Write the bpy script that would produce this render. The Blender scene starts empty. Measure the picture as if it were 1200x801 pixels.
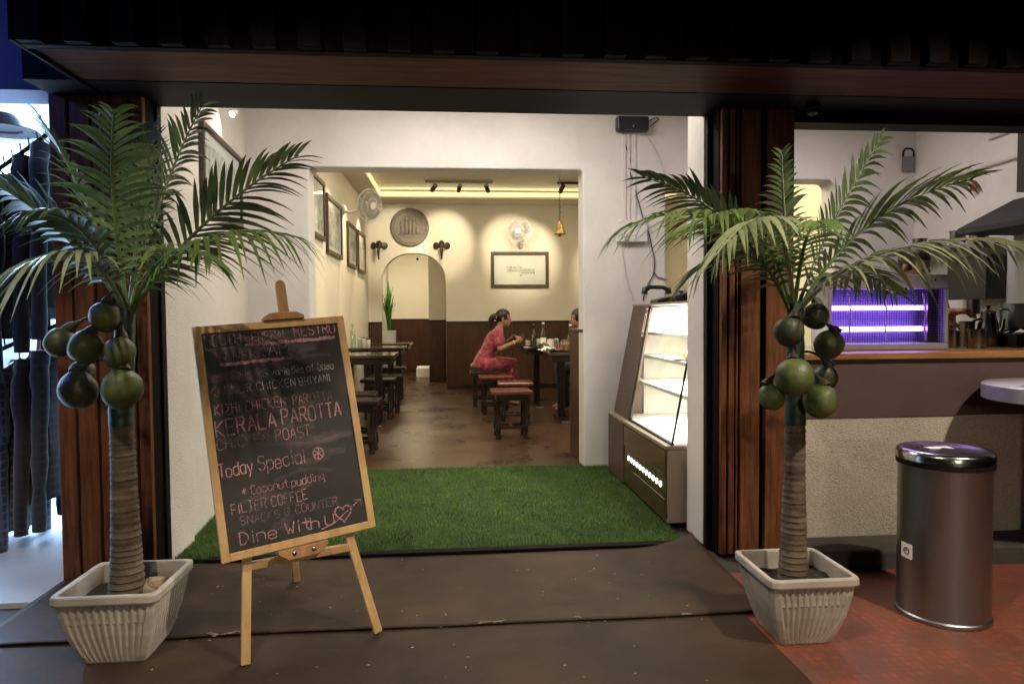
import bpy, bmesh, math, random
from mathutils import Vector, Matrix, noise as mnoise
random.seed(7)
C = bpy.context.scene
COL = C.collection
V = Vector
rad = math.radians

# ------------------------------------------------------------------ camera
CAM_H = 1.2
F_PX, YAW, PITCH, ROLL = 800.0, 0.085, 0.037, -0.007
_fw = V((math.sin(YAW) * math.cos(PITCH), math.cos(YAW) * math.cos(PITCH), -math.sin(PITCH)))
_r0 = V((math.cos(YAW), -math.sin(YAW), 0)); _u0 = _r0.cross(_fw)
_r = _r0 * math.cos(ROLL) + _u0 * math.sin(ROLL)
_u = -_r0 * math.sin(ROLL) + _u0 * math.cos(ROLL)
cd = bpy.data.cameras.new('camera'); cam = bpy.data.objects.new('camera', cd); COL.objects.link(cam)
cd.sensor_fit = 'HORIZONTAL'; cd.sensor_width = 36; cd.lens = 36 * F_PX / 1200
cd.clip_end = 500; cd.clip_start = 0.05
_z = -_fw
cam.matrix_world = Matrix(((_r.x, _u.x, _z.x, 0), (_r.y, _u.y, _z.y, 0), (_r.z, _u.z, _z.z, CAM_H), (0, 0, 0, 1)))
C.camera = cam

def at(px, py, X=None, Y=None, Z=None):
    """survey helper: the point seen at a photo position lying on a known world plane"""
    d = _fw + _r * ((px - 600) / F_PX) + _u * ((400.5 - py) / F_PX)
    if Y is not None: t = Y / d.y
    elif X is not None: t = X / d.x
    else: t = (Z - CAM_H) / d.z
    return V((0, 0, CAM_H)) + d * t

# ------------------------------------------------------------------ world, exposure
w = bpy.data.worlds.new('World'); C.world = w; w.use_nodes = True
nt = w.node_tree; sky = nt.nodes.new('ShaderNodeTexSky'); sky.sky_type = 'NISHITA'; sky.sun_disc = False
sky.sun_elevation = rad(-4); sky.sun_rotation = rad(200)
bg = nt.nodes['Background']; bg.inputs[1].default_value = 0.05
nt.links.new(sky.outputs[0], bg.inputs[0])
C.view_settings.view_transform = 'Standard'; C.view_settings.look = 'None'
C.view_settings.exposure = 0.0; C.view_settings.gamma = 1.0
C.cycles.max_bounces = 8; C.cycles.diffuse_bounces = 4; C.cycles.transparent_max_bounces = 16
C.cycles.caustics_reflective = False; C.cycles.caustics_refractive = False
C.cycles.sample_clamp_indirect = 4.0
C.cycles.use_denoising = True

# ------------------------------------------------------------------ lamps of the place and added fill
def lamp(name, kind, loc, target, power, col, size=0.1, size_y=None, spot=60, blend=0.6):
    l = bpy.data.lights.new(name, kind); o = bpy.data.objects.new(name, l); COL.objects.link(o)
    l.energy = power; l.color = col
    if kind == 'AREA':
        l.size = size
        if size_y: l.shape = 'RECTANGLE'; l.size_y = size_y
    else:
        l.shadow_soft_size = size
    if kind == 'SPOT': l.spot_size = rad(spot); l.spot_blend = blend
    o.location = loc
    if target is not None:
        o.rotation_euler = (V(target) - V(loc)).to_track_quat('-Z', 'Y').to_euler()
    return o
WARM = (1.0, 0.80, 0.52); SOFT = (1.0, 0.90, 0.80); NEUT = (1.0, 0.93, 0.90)
# street: two lamps above the pavement in front of the shop
lamp('street_lamp_light', 'SPOT', (2.7, 0.3, 4.0), (1.7, 1.85, 0.0), 680, (1.0, 0.84, 0.64), 0.09, spot=62, blend=0.12)
lamp('street_lamp_light', 'SPOT', (-0.95, 0.2, 4.0), (-0.5, 1.75, 0.0), 320, (1.0, 0.84, 0.62), 0.06, spot=66, blend=0.12)
lamp('front_fill_light', 'SPOT', (1.0, -5.0, 1.9), (0.05, 2.5, -0.75), 290, (1.0, 0.84, 0.66), 0.35, spot=46, blend=0.10)  # low frontal fill added for pots and jambs; cone stops below the fascia
# vestibule
lamp('vestibule_ceiling_light', 'AREA', (0.1, 4.25, 2.92), (0.1, 4.25, 0), 47, (1.0, 0.91, 0.84), 1.6, 0.5)
lamp('vestibule_spot_light', 'SPOT', at(272, 131, Y=4.55), (-1.52, 4.45, 2.2), 14, SOFT, 0.02, spot=95, blend=0.8)
# dining room; the ceiling and far area lamps are added general fill
lamp('dining_fill_light', 'AREA', (0.4, 7.3, 3.1), (0.4, 7.3, 0), 56, (1, 0.88, 0.70), 2.0, 2.4)
lamp('dining_fill_light', 'AREA', (2.4, 6.8, 3.1), (2.4, 6.8, 0), 60, (1, 0.84, 0.50), 1.2, 1.6)
lamp('dining_far_light', 'AREA', (0.2, 9.6, 3.1), (0.2, 10.2, 0), 12, (1, 0.82, 0.56), 2.0, 1.0)
for yy, pw in ((6.75, 120), (7.9, 85), (9.0, 100), (10.35, 150)):
    lamp('wall_washer_light', 'SPOT', (-0.95, yy, 3.1), (-1.42, yy + 0.1, 1.6), pw, WARM, 0.02, spot=62, blend=0.8)
lamp('cove_light', 'AREA', (0.9, 10.70, 3.11), (0.9, 9.0, 3.5), 9, (1, 0.84, 0.42), 4.2, 0.04)
lamp('cove_light', 'AREA', (-1.06, 8.0, 3.11), (0.5, 8.0, 3.5), 9, (1, 0.84, 0.42), 0.04, 4.6)
lamp('passage_light', 'AREA', (-0.9, 13.2, 2.9), (-0.9, 13.2, 0), 60, (1, 0.84, 0.56), 0.6)
# kitchen
lamp('kitchen_ceiling_light', 'AREA', (2.6, 4.35, 2.75), (2.6, 4.35, 0), 13, (1.0, 0.90, 0.90), 0.5, 0.3)
# shop next door
lamp('neighbour_shop_light', 'AREA', (-3.3, 5.6, 2.75), (-3.3, 5.7, 0), 800, (0.45, 0.66, 1.0), 1.6, 1.6)
lamp('neighbour_blue_spill', 'AREA', (-3.6, 2.2, 2.9), (-2.2, 3.4, 2.5), 14, (0.15, 0.25, 1.0), 0.6, 0.3)  # added blue spill on the panel above the opening; no sign stands here

# ------------------------------------------------------------------ materials
def lin(c):
    return tuple(((x / 255) / 12.92 if x / 255 <= 0.04045 else ((x / 255 + 0.055) / 1.055) ** 2.4) for x in c)
def mat(name, col, rough=0.5, metal=0.0, var=0.0, vscale=5.0, stretch=(1, 1, 1), bump=0.0, bscale=60.0, bstretch=(1, 1, 1), spec=0.5,
        emit=None, estr=0.0, col2=None, detail=5.0, rvar=0.0, trans=0.0, coat=0.0, sheen=0.0, bdist=0.01):
    m = bpy.data.materials.new(name); m.use_nodes = True
    n = m.node_tree.nodes; L = m.node_tree.links; b = n['Principled BSDF']
    b.inputs['Base Color'].default_value = (*col, 1); b.inputs['Roughness'].default_value = rough
    b.inputs['Metallic'].default_value = metal; b.inputs['Specular IOR Level'].default_value = spec
    b.inputs['Transmission Weight'].default_value = trans; b.inputs['Coat Weight'].default_value = coat
    b.inputs['Sheen Weight'].default_value = sheen
    tc = n.new('ShaderNodeTexCoord')
    if var or col2 is not None or rvar:
        mp = n.new('ShaderNodeMapping'); mp.inputs['Scale'].default_value = stretch; L.new(tc.outputs['Object'], mp.inputs[0])
        nz = n.new('ShaderNodeTexNoise'); nz.inputs['Scale'].default_value = vscale; nz.inputs['Detail'].default_value = detail
        nz.inputs['Roughness'].default_value = 0.65
        L.new(mp.outputs[0], nz.inputs['Vector'])
        if var or col2 is not None:
            cr = n.new('ShaderNodeValToRGB'); e = cr.color_ramp.elements
            e[0].position = 0.30; e[1].position = 0.70
            c2 = col2 if col2 is not None else tuple(min(1, x * (1 + var)) for x in col)
            c1 = col if col2 is not None else tuple(x * (1 - var) for x in col)
            e[0].color = (*c1, 1); e[1].color = (*c2, 1)
            L.new(nz.outputs[0], cr.inputs[0]); L.new(cr.outputs[0], b.inputs['Base Color'])
        if rvar:
            mr = n.new('ShaderNodeMapRange'); mr.inputs[3].default_value = max(0.02, rough - rvar); mr.inputs[4].default_value = min(1, rough + rvar)
            L.new(nz.outputs[0], mr.inputs[0]); L.new(mr.outputs[0], b.inputs['Roughness'])
    if bump:
        mp2 = n.new('ShaderNodeMapping'); mp2.inputs['Scale'].default_value = bstretch; L.new(tc.outputs['Object'], mp2.inputs[0])
        nb = n.new('ShaderNodeTexNoise'); nb.inputs['Scale'].default_value = bscale; nb.inputs['Detail'].default_value = 4
        L.new(mp2.outputs[0], nb.inputs['Vector'])
        bp = n.new('ShaderNodeBump'); bp.inputs['Strength'].default_value = bump; bp.inputs['Distance'].default_value = bdist
        L.new(nb.outputs[0], bp.inputs['Height']); L.new(bp.outputs[0], b.inputs['Normal'])
    if emit is not None:
        b.inputs['Emission Color'].default_value = (*emit, 1); b.inputs['Emission Strength'].default_value = estr
    return m
def pane_mat(name, tint=(1, 1, 1), refl=0.08):
    m = bpy.data.materials.new(name); m.use_nodes = True
    n = m.node_tree.nodes; L = m.node_tree.links; n.remove(n['Principled BSDF'])
    t = n.new('ShaderNodeBsdfTransparent'); t.inputs[0].default_value = (*tint, 1)
    g = n.new('ShaderNodeBsdfGlossy'); g.inputs['Roughness'].default_value = 0.05
    lw = n.new('ShaderNodeLayerWeight'); lw.inputs[0].default_value = 0.25
    mr = n.new('ShaderNodeMapRange'); mr.inputs[3].default_value = refl; mr.inputs[4].default_value = max(refl, 0.22)
    mx = n.new('ShaderNodeMixShader'); L.new(lw.outputs['Facing'], mr.inputs[0]); L.new(mr.outputs[0], mx.inputs[0])
    L.new(t.outputs[0], mx.inputs[1]); L.new(g.outputs[0], mx.inputs[2]); L.new(mx.outputs[0], n['Material Output'].inputs[0])
    return m
def leaf_mat(name, c1, c2, transl=0.3, rough=0.38):
    m = mat(name, c1, rough, col2=c2, vscale=9, spec=0.5)
    n = m.node_tree.nodes; L = m.node_tree.links; b = n['Principled BSDF']
    t = n.new('ShaderNodeBsdfTranslucent'); mx = n.new('ShaderNodeMixShader'); mx.inputs[0].default_value = transl
    src = b.inputs['Base Color'].links[0].from_socket; L.new(src, t.inputs[0])
    L.new(b.outputs[0], mx.inputs[1]); L.new(t.outputs[0], mx.inputs[2]); L.new(mx.outputs[0], n['Material Output'].inputs[0])
    return m
def wave_bump(m, scale, strength, axis='X', dist=0.01, colmul=None):
    n = m.node_tree.nodes; L = m.node_tree.links; b = n['Principled BSDF']
    tc = n.new('ShaderNodeTexCoord'); wv = n.new('ShaderNodeTexWave'); wv.bands_direction = axis; wv.wave_profile = 'SIN'
    wv.inputs['Scale'].default_value = scale; L.new(tc.outputs['Object'], wv.inputs[0])
    bp = n.new('ShaderNodeBump'); bp.inputs['Strength'].default_value = strength; bp.inputs['Distance'].default_value = dist
    L.new(wv.outputs[1], bp.inputs['Height'])
    if b.inputs['Normal'].links: L.new(b.inputs['Normal'].links[0].from_socket, bp.inputs['Normal'])
    L.new(bp.outputs[0], b.inputs['Normal'])
    return m
def ramp2(m, tex_out, stops, target='Base Color'):
    n = m.node_tree.nodes; L = m.node_tree.links
    cr = n.new('ShaderNodeValToRGB'); e = cr.color_ramp.elements
    while len(e) < len(stops): e.new(0.5)
    for k, (p, c) in enumerate(stops): e[k].position = p; e[k].color = (*c, 1)
    L.new(tex_out, cr.inputs[0]); L.new(cr.outputs[0], n['Principled BSDF'].inputs[target]); return cr

M = {}
M['plaster'] = mat('white_plaster', (0.72, 0.69, 0.66), 0.75, var=0.09, vscale=2.6, detail=9, bump=0.10, bscale=90)
M['plaster_rough'] = mat('textured_white_plaster', (0.70, 0.66, 0.60), 0.8, var=0.06, vscale=2, bump=0.55, bscale=120)
M['cream'] = mat('cream_wall_paint', (0.77, 0.73, 0.63), 0.7, var=0.05, vscale=1.2, bump=0.12, bscale=80)
M['ceiling'] = mat('ceiling_paint', (0.72, 0.66, 0.55), 0.8, var=0.03, vscale=2)
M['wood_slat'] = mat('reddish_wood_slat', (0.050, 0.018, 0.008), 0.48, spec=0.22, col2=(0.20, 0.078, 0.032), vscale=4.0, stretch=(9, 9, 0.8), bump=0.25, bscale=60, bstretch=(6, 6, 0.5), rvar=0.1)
M['wood_slat_dark'] = mat('dark_wood_slat', (0.003, 0.002, 0.002), 0.7, spec=0.08, col2=(0.009, 0.006, 0.005), vscale=4.0, stretch=(9, 9, 0.8), bump=0.2, bscale=60, bstretch=(6, 6, 0.5))  # near black puts the canopy front's lack of light into the wood colour
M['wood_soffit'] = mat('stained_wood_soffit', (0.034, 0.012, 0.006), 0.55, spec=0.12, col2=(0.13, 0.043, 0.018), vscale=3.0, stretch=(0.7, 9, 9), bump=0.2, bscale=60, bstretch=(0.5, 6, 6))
M['black'] = mat('black_painted_steel', (0.006, 0.006, 0.007), 0.6, spec=0.15, var=0.3, vscale=6, bump=0.05)
M['navy'] = mat('dark_navy_panel', (0.03, 0.045, 0.16), 0.5, var=0.3, vscale=3)
M['wainscot'] = wave_bump(mat('dark_beaded_wood_panel', (0.045, 0.020, 0.012), 0.38, col2=(0.085, 0.038, 0.022), vscale=3, stretch=(6, 6, 0.6)), 9.0, 0.8, 'X', 0.012)
M['wainscot_y'] = wave_bump(mat('dark_beaded_wood_panel_side', (0.045, 0.020, 0.012), 0.38, col2=(0.085, 0.038, 0.022), vscale=3, stretch=(6, 6, 0.6)), 9.0, 0.8, 'Y', 0.012)
M['darkwood'] = mat('dark_polished_wood', (0.007, 0.004, 0.003), 0.28, spec=0.35, col2=(0.018, 0.009, 0.006), vscale=5, stretch=(1, 6, 6), coat=0.15)
M['tabletop'] = mat('polished_dark_tabletop', (0.020, 0.014, 0.010), 0.16, col2=(0.050, 0.030, 0.020), vscale=5, stretch=(1, 6, 6), coat=0.5, rvar=0.06)
M['redwood'] = mat('polished_red_brown_seat', (0.10, 0.022, 0.012), 0.22, col2=(0.17, 0.045, 0.022), vscale=5, stretch=(1, 6, 6), coat=0.4)
M['inner_floor'] = mat('worn_brown_stained_floor', (0.026, 0.013, 0.008), 0.30, col2=(0.088, 0.045, 0.023), vscale=2.2, detail=9, bump=0.08, bscale=14, rvar=0.16)
M['vinyl'] = mat('dusty_brown_vinyl', (0.012, 0.0075, 0.005), 0.6, spec=0.15, col2=(0.072, 0.046, 0.029), vscale=1.7, detail=10, bump=0.15, bscale=18, rvar=0.12)
M['vinyl_front'] = mat('worn_brown_vinyl', (0.011, 0.0070, 0.0048), 0.62, spec=0.15, col2=(0.062, 0.040, 0.026), vscale=1.3, detail=10, bump=0.15, bscale=22, rvar=0.12)
M['concrete'] = mat('dark_concrete', (0.030, 0.026, 0.024), 0.75, col2=(0.075, 0.064, 0.058), vscale=3, detail=9, bump=0.25, bscale=40)
M['turf'] = mat('turf_backing', (0.016, 0.036, 0.006), 0.9, var=0.4, vscale=14)
M['blade'] = leaf_mat('artificial_grass_blade', (0.044, 0.115, 0.010), (0.110, 0.225, 0.026), 0.2, 0.6)
M['pot'] = mat('grey_white_plastic_pot', (0.30, 0.27, 0.23), 0.5, col2=(0.58, 0.55, 0.50), vscale=5, detail=10, bump=0.08, bscale=50)
M['soil'] = mat('dark_soil', (0.020, 0.014, 0.010), 0.95, var=0.6, vscale=30, bump=1.0, bscale=50, bdist=0.02)
M['stone'] = mat('tan_stone', (0.26, 0.20, 0.14), 0.8, var=0.4, vscale=12, bump=0.5, bscale=30)
M['trunk'] = mat('ringed_palm_trunk', (0.050, 0.033, 0.020), 0.7, col2=(0.17, 0.130, 0.085), vscale=7, stretch=(1, 1, 4), bump=0.4, bscale=50)
M['crownshaft'] = mat('dark_green_crownshaft', (0.010, 0.032, 0.022), 0.5, col2=(0.026, 0.060, 0.038), vscale=7, stretch=(3, 3, 0.6))
M['leaf'] = leaf_mat('palm_leaf_green', (0.075, 0.140, 0.045), (0.25, 0.36, 0.12), 0.28, 0.32)
M['leaf_pale'] = leaf_mat('palm_leaf_lit_green', (0.20, 0.27, 0.13), (0.42, 0.46, 0.28), 0.28, 0.33)  # brightly lit fronds: the light is put into the leaf colour
M['leaf_dark'] = leaf_mat('palm_leaf_shaded_green', (0.040, 0.078, 0.034), (0.125, 0.175, 0.075), 0.2, 0.35)  # silhouetted fronds: the shade is put into the leaf colour
M['coconut'] = mat('green_coconut', (0.032, 0.052, 0.018), 0.48, col2=(0.13, 0.155, 0.042), vscale=9, detail=7, bump=0.25, bscale=30)
M['coconut_dark'] = mat('dark_olive_coconut', (0.018, 0.028, 0.015), 0.48, col2=(0.065, 0.078, 0.034), vscale=9, detail=7, bump=0.25, bscale=30)
M['stalk'] = mat('brown_fruit_stalk', (0.035, 0.028, 0.014), 0.6, var=0.3)
M['pine'] = mat('pale_pine_wood', (0.42, 0.25, 0.105), 0.48, col2=(0.60, 0.40, 0.19), vscale=5, stretch=(4, 4, 1.0), bump=0.12, bscale=60, bstretch=(4, 4, 0.6))
M['pine_dark'] = mat('oiled_pine_wood', (0.26, 0.13, 0.05), 0.45, col2=(0.42, 0.24, 0.10), vscale=6, stretch=(4, 4, 1.0), bump=0.12)
M['slate'] = mat('smudged_blackboard', (0.007, 0.0065, 0.007), 0.6, col2=(0.034, 0.030, 0.032), vscale=4.5, detail=8, rvar=0.1)
M['steel'] = mat('brushed_steel', (0.29, 0.325, 0.33), 0.33, metal=1.0, bump=0.10, bscale=300, bstretch=(1, 1, 0.01), var=0.12, vscale=3, stretch=(1, 1, 0.2), rvar=0.05)
M['steel_shiny'] = mat('polished_steel', (0.40, 0.40, 0.40), 0.2, metal=1.0, var=0.1, vscale=5)
M['steel_dark'] = mat('dull_used_steel', (0.20, 0.19, 0.19), 0.30, metal=1.0, var=0.25, vscale=8)
M['white_plastic'] = mat('white_plastic', (0.72, 0.72, 0.70), 0.4, var=0.03)
M['black_plastic'] = mat('black_plastic', (0.014, 0.014, 0.016), 0.35, var=0.2)
M['case_glass'] = pane_mat('case_front_glass', (0.97, 0.98, 0.96), 0.02)
M['zapper_dimmed'] = mat('dimmed_white_plastic', (0.20, 0.19, 0.21), 0.45, var=0.06)  # white housing toned down in colour to stand in for dimmer light
M['hood_steel'] = mat('soot_dark_hood', (0.020, 0.019, 0.020), 0.7, var=0.3)
M['uv_tinted'] = mat('violet_glow_backing', (0.10, 0.09, 0.16), 0.4, var=0.1)  # violet tint carries the glow of the tubes on the reflector
M['paper'] = mat('white_paper', (0.80, 0.78, 0.74), 0.8, var=0.03, vscale=3)
M['frame_dark'] = mat('dark_carved_frame', (0.030, 0.017, 0.010), 0.35, col2=(0.10, 0.055, 0.028), vscale=40, bump=0.5, bscale=70)
M['bronze'] = mat('aged_bronze', (0.22, 0.145, 0.055), 0.38, metal=0.9, var=0.4, vscale=20, bump=0.2, bscale=60)
M['bronze_dark'] = mat('dark_bronze', (0.050, 0.038, 0.024), 0.4, metal=0.6, var=0.4, vscale=20)
M['medallion'] = mat('carved_grey_plaque', (0.17, 0.15, 0.122), 0.6, var=0.25, vscale=14, bump=0.5, bscale=45)
M['glass'] = pane_mat('clear_glass', (0.96, 0.98, 0.97), 0.06)
M['bottle_glass'] = pane_mat('bottle_glass', (0.80, 0.88, 0.82), 0.12)
M['bottle_green'] = pane_mat('olive_bottle_glass', (0.36, 0.40, 0.22), 0.12)
M['white_lit'] = mat('white_case_lining', (0.82, 0.80, 0.74), 0.5, var=0.02)
M['led'] = mat('led_lens', (1, 1, 1), 0.4, emit=(1.0, 0.97, 0.90), estr=4)
M['spot_led'] = mat('spot_lens', (1, 1, 1), 0.4, emit=(1.0, 0.92, 0.78), estr=30)
M['cove_led'] = mat('yellow_cove_led', (1, 0.9, 0.5), 0.5, emit=(1.0, 0.86, 0.47), estr=0.9)
M['uv'] = mat('ultraviolet_tube', (0.6, 0.4, 1), 0.4, emit=(0.40, 0.19, 1.0), estr=20)
M['case_wood'] = wave_bump(mat('grooved_walnut_laminate', (0.060, 0.036, 0.026), 0.42, col2=(0.125, 0.078, 0.055), vscale=4, stretch=(6, 6, 0.8)), 11.0, 0.7, 'Y', 0.01)
M['case_beige'] = mat('beige_laminate', (0.26, 0.21, 0.16), 0.5, var=0.08, vscale=3)
M['case_gold'] = mat('bronze_tinted_panel', (0.14, 0.095, 0.045), 0.18, metal=0.55, var=0.2, vscale=2)
M['purple_wall'] = mat('mauve_brown_plaster', (0.078, 0.049, 0.047), 0.75, var=0.10, vscale=3, bump=0.15, bscale=60)
M['counter_wood'] = mat('varnished_wood_counter', (0.20, 0.095, 0.035), 0.3, col2=(0.38, 0.20, 0.075), vscale=4, stretch=(0.6, 7, 7), coat=0.3)
M['red_tile'] = mat('red_tile', (0.20, 0.05, 0.03), 0.5)
M['cable_black'] = mat('black_cable', (0.012, 0.012, 0.014), 0.5, var=0.1)
M['cable_white'] = mat('white_cable', (0.62, 0.60, 0.57), 0.5, var=0.05)
M['skin'] = mat('brown_skin', (0.30, 0.150, 0.085), 0.5, var=0.10, vscale=8)
M['hair'] = mat('black_hair', (0.009, 0.007, 0.007), 0.35, var=0.5, vscale=60, stretch=(1, 1, 0.2), bump=0.4, bscale=120)
M['dark_cloth'] = mat('dark_cloth', (0.006, 0.006, 0.008), 0.9, var=0.35, vscale=10, sheen=0.2)  # near black puts the rail garments' backlit silhouette into the cloth
M['grey_cloth'] = mat('charcoal_cloth', (0.009, 0.009, 0.012), 0.9, var=0.35, vscale=10)  # darkened likewise so the hanging jackets read as silhouettes
M['pale_cloth'] = mat('pale_blue_cloth', (0.45, 0.52, 0.62), 0.85, var=0.1, vscale=8, bump=0.4, bscale=12)
M['shop_tile'] = mat('pale_grey_tile', (0.55, 0.57, 0.60), 0.35, var=0.10, vscale=2.5)
M['red_plastic'] = mat('red_plastic', (0.42, 0.03, 0.03), 0.4, var=0.1)
M['amber'] = mat('amber_drink', (0.30, 0.10, 0.02), 0.2, var=0.15)
M['terracotta'] = mat('brown_tray', (0.22, 0.085, 0.04), 0.4, var=0.2)
M['cord_pale'] = mat('frayed_pale_edge', (0.30, 0.26, 0.21), 0.8, var=0.3, vscale=40)

def build_special_mats():
    # pink floral dress
    m = mat('pink_floral_cloth', (0.45, 0.06, 0.10), 0.75, sheen=0.3, bump=0.25, bscale=25)
    n = m.node_tree.nodes; L = m.node_tree.links; tc = n.new('ShaderNodeTexCoord')
    nz = n.new('ShaderNodeTexNoise'); nz.inputs['Scale'].default_value = 26; nz.inputs['Detail'].default_value = 6; L.new(tc.outputs['Object'], nz.inputs[0])
    ramp2(m, nz.outputs[0], [(0.36, (0.15, 0.010, 0.022)), (0.50, (0.29, 0.030, 0.058)), (0.62, (0.36, 0.060, 0.085)), (0.70, (0.55, 0.33, 0.30))]); M['dress'] = m
    # pebble-dash stucco
    m = mat('speckled_stucco', (0.40, 0.36, 0.30), 0.85)
    n = m.node_tree.nodes; L = m.node_tree.links; b = n['Principled BSDF']; tc = n.new('ShaderNodeTexCoord')
    nz = n.new('ShaderNodeTexNoise'); nz.inputs['Scale'].default_value = 120; nz.inputs['Detail'].default_value = 7; nz.inputs['Roughness'].default_value = 0.7; L.new(tc.outputs['Object'], nz.inputs[0])
    n2 = n.new('ShaderNodeTexNoise'); n2.inputs['Scale'].default_value = 3; n2.inputs['Detail'].default_value = 6; L.new(tc.outputs['Object'], n2.inputs[0])
    ad = n.new('ShaderNodeMath'); ad.operation = 'MULTIPLY_ADD'; ad.inputs[1].default_value = 0.35; L.new(n2.outputs[0], ad.inputs[0]); L.new(nz.outputs[0], ad.inputs[2])
    ramp2(m, ad.outputs[0], [(0.48, (0.15, 0.13, 0.105)), (0.57, (0.40, 0.365, 0.31)), (0.72, (0.52, 0.475, 0.40)), (0.9, (0.64, 0.60, 0.52))])
    bp = n.new('ShaderNodeBump'); bp.inputs['Strength'].default_value = 0.8; bp.inputs['Distance'].default_value = 0.012
    L.new(nz.outputs[0], bp.inputs['Height']); L.new(bp.outputs[0], b.inputs['Normal']); M['stucco'] = m
    # small red mosaic floor
    m = mat('red_mosaic_tile', (0.2, 0.05, 0.03), 0.5)
    n = m.node_tree.nodes; L = m.node_tree.links; b = n['Principled BSDF']; tc = n.new('ShaderNodeTexCoord')
    br = n.new('ShaderNodeTexBrick'); br.offset = 0.0; br.inputs['Scale'].default_value = 1.0
    br.inputs['Brick Width'].default_value = 0.032; br.inputs['Row Height'].default_value = 0.032; br.inputs['Mortar Size'].default_value = 0.0035
    br.inputs['Color1'].default_value = (0.27, 0.060, 0.032, 1); br.inputs['Color2'].default_value = (0.19, 0.046, 0.027, 1); br.inputs['Mortar'].default_value = (0.13, 0.060, 0.042, 1)
    L.new(tc.outputs['Object'], br.inputs[0])
    nz = n.new('ShaderNodeTexNoise'); nz.inputs['Scale'].default_value = 3.5; nz.inputs['Detail'].default_value = 9; L.new(tc.outputs['Object'], nz.inputs[0])
    cr = n.new('ShaderNodeValToRGB'); cr.color_ramp.elements[0].position = 0.42; cr.color_ramp.elements[1].position = 0.66
    cr.color_ramp.elements[0].color = (0, 0, 0, 1); cr.color_ramp.elements[1].color = (0.75, 0.75, 0.75, 1); L.new(nz.outputs[0], cr.inputs[0])
    mx = n.new('ShaderNodeMix'); mx.data_type = 'RGBA'; L.new(cr.outputs[0], mx.inputs['Factor']); L.new(br.outputs['Color'], mx.inputs[6]); mx.inputs[7].default_value = (0.085, 0.052, 0.040, 1)
    L.new(mx.outputs[2], b.inputs['Base Color'])
    bp = n.new('ShaderNodeBump'); bp.inputs['Strength'].default_value = 0.4; bp.inputs['Distance'].default_value = 0.003; bp.invert = True
    L.new(br.outputs['Fac'], bp.inputs['Height']); L.new(bp.outputs[0], b.inputs['Normal']); M['mosaic'] = m
    # tartan cloth, tones darkened toward a backlit silhouette
    for key, base, c2 in (('plaid_blue', (0.012, 0.014, 0.030), (0.060, 0.072, 0.10)), ('plaid_red', (0.007, 0.004, 0.005), (0.020, 0.008, 0.010)), ('plaid_green', (0.004, 0.005, 0.006), (0.014, 0.018, 0.020))):
        m = mat(key + '_cloth', base, 0.9, sheen=0.2)
        n = m.node_tree.nodes; L = m.node_tree.links; tc = n.new('ShaderNodeTexCoord')
        outs = []
        for ax, sc in (('Z', 7.0), ('Y', 9.0), ('X', 9.0)):
            wv = n.new('ShaderNodeTexWave'); wv.bands_direction = ax; wv.inputs['Scale'].default_value = sc; wv.inputs['Distortion'].default_value = 1.0
            wv.inputs['Detail Scale'].default_value = 2.0; L.new(tc.outputs['Object'], wv.inputs[0])
            pw = n.new('ShaderNodeMath'); pw.operation = 'POWER'; pw.inputs[1].default_value = 5; L.new(wv.outputs[1], pw.inputs[0]); outs.append(pw.outputs[0])
        a1 = n.new('ShaderNodeMath'); a1.operation = 'ADD'; L.new(outs[0], a1.inputs[0]); L.new(outs[1], a1.inputs[1])
        a2 = n.new('ShaderNodeMath'); a2.operation = 'ADD'; L.new(a1.outputs[0], a2.inputs[0]); L.new(outs[2], a2.inputs[1])
        ramp2(m, a2.outputs[0], [(0.2, base), (1.0, c2)]); M[key] = m
    # chalk
    for key, c in (('chalk_pink', (0.52, 0.28, 0.32)), ('chalk_white', (0.50, 0.48, 0.48)), ('chalk_faint', (0.31, 0.20, 0.22)), ('chalk_dust', (0.45, 0.36, 0.38))):
        m = bpy.data.materials.new(key); m.use_nodes = True; n = m.node_tree.nodes; L = m.node_tree.links; b = n['Principled BSDF']
        b.inputs['Base Color'].default_value = (*c, 1); b.inputs['Roughness'].default_value = 0.95; b.inputs['Specular IOR Level'].default_value = 0.1
        tc = n.new('ShaderNodeTexCoord'); nz = n.new('ShaderNodeTexNoise'); nz.inputs['Scale'].default_value = 260; nz.inputs['Detail'].default_value = 3; L.new(tc.outputs['Object'], nz.inputs[0])
        n2 = n.new('ShaderNodeTexNoise'); n2.inputs['Scale'].default_value = 14; L.new(tc.outputs['Object'], n2.inputs[0])
        ad = n.new('ShaderNodeMath'); ad.operation = 'MULTIPLY_ADD'; ad.inputs[1].default_value = 0.8; L.new(n2.outputs[0], ad.inputs[0]); L.new(nz.outputs[0], ad.inputs[2])
        mr = n.new('ShaderNodeMapRange'); mr.inputs[1].default_value = 0.62; mr.inputs[2].default_value = 1.05
        mr.inputs[4].default_value = {'chalk_faint': 0.75, 'chalk_dust': 0.10}.get(key, 1.0)
        L.new(ad.outputs[0], mr.inputs[0]); L.new(mr.outputs[0], b.inputs['Alpha']); M[key] = m
    # sketch print: pale paper with grey ink blotches
    m = mat('ink_sketch_print', (0.78, 0.75, 0.70), 0.6)
    n = m.node_tree.nodes; L = m.node_tree.links; tc = n.new('ShaderNodeTexCoord')
    nz = n.new('ShaderNodeTexNoise'); nz.inputs['Scale'].default_value = 5; nz.inputs['Detail'].default_value = 10; nz.inputs['Roughness'].default_value = 0.75; L.new(tc.outputs['Object'], nz.inputs[0])
    ramp2(m, nz.outputs[0], [(0.36, (0.18, 0.17, 0.165)), (0.46, (0.50, 0.48, 0.45)), (0.56, (0.76, 0.73, 0.68))]); M['print'] = m
build_special_mats()

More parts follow.
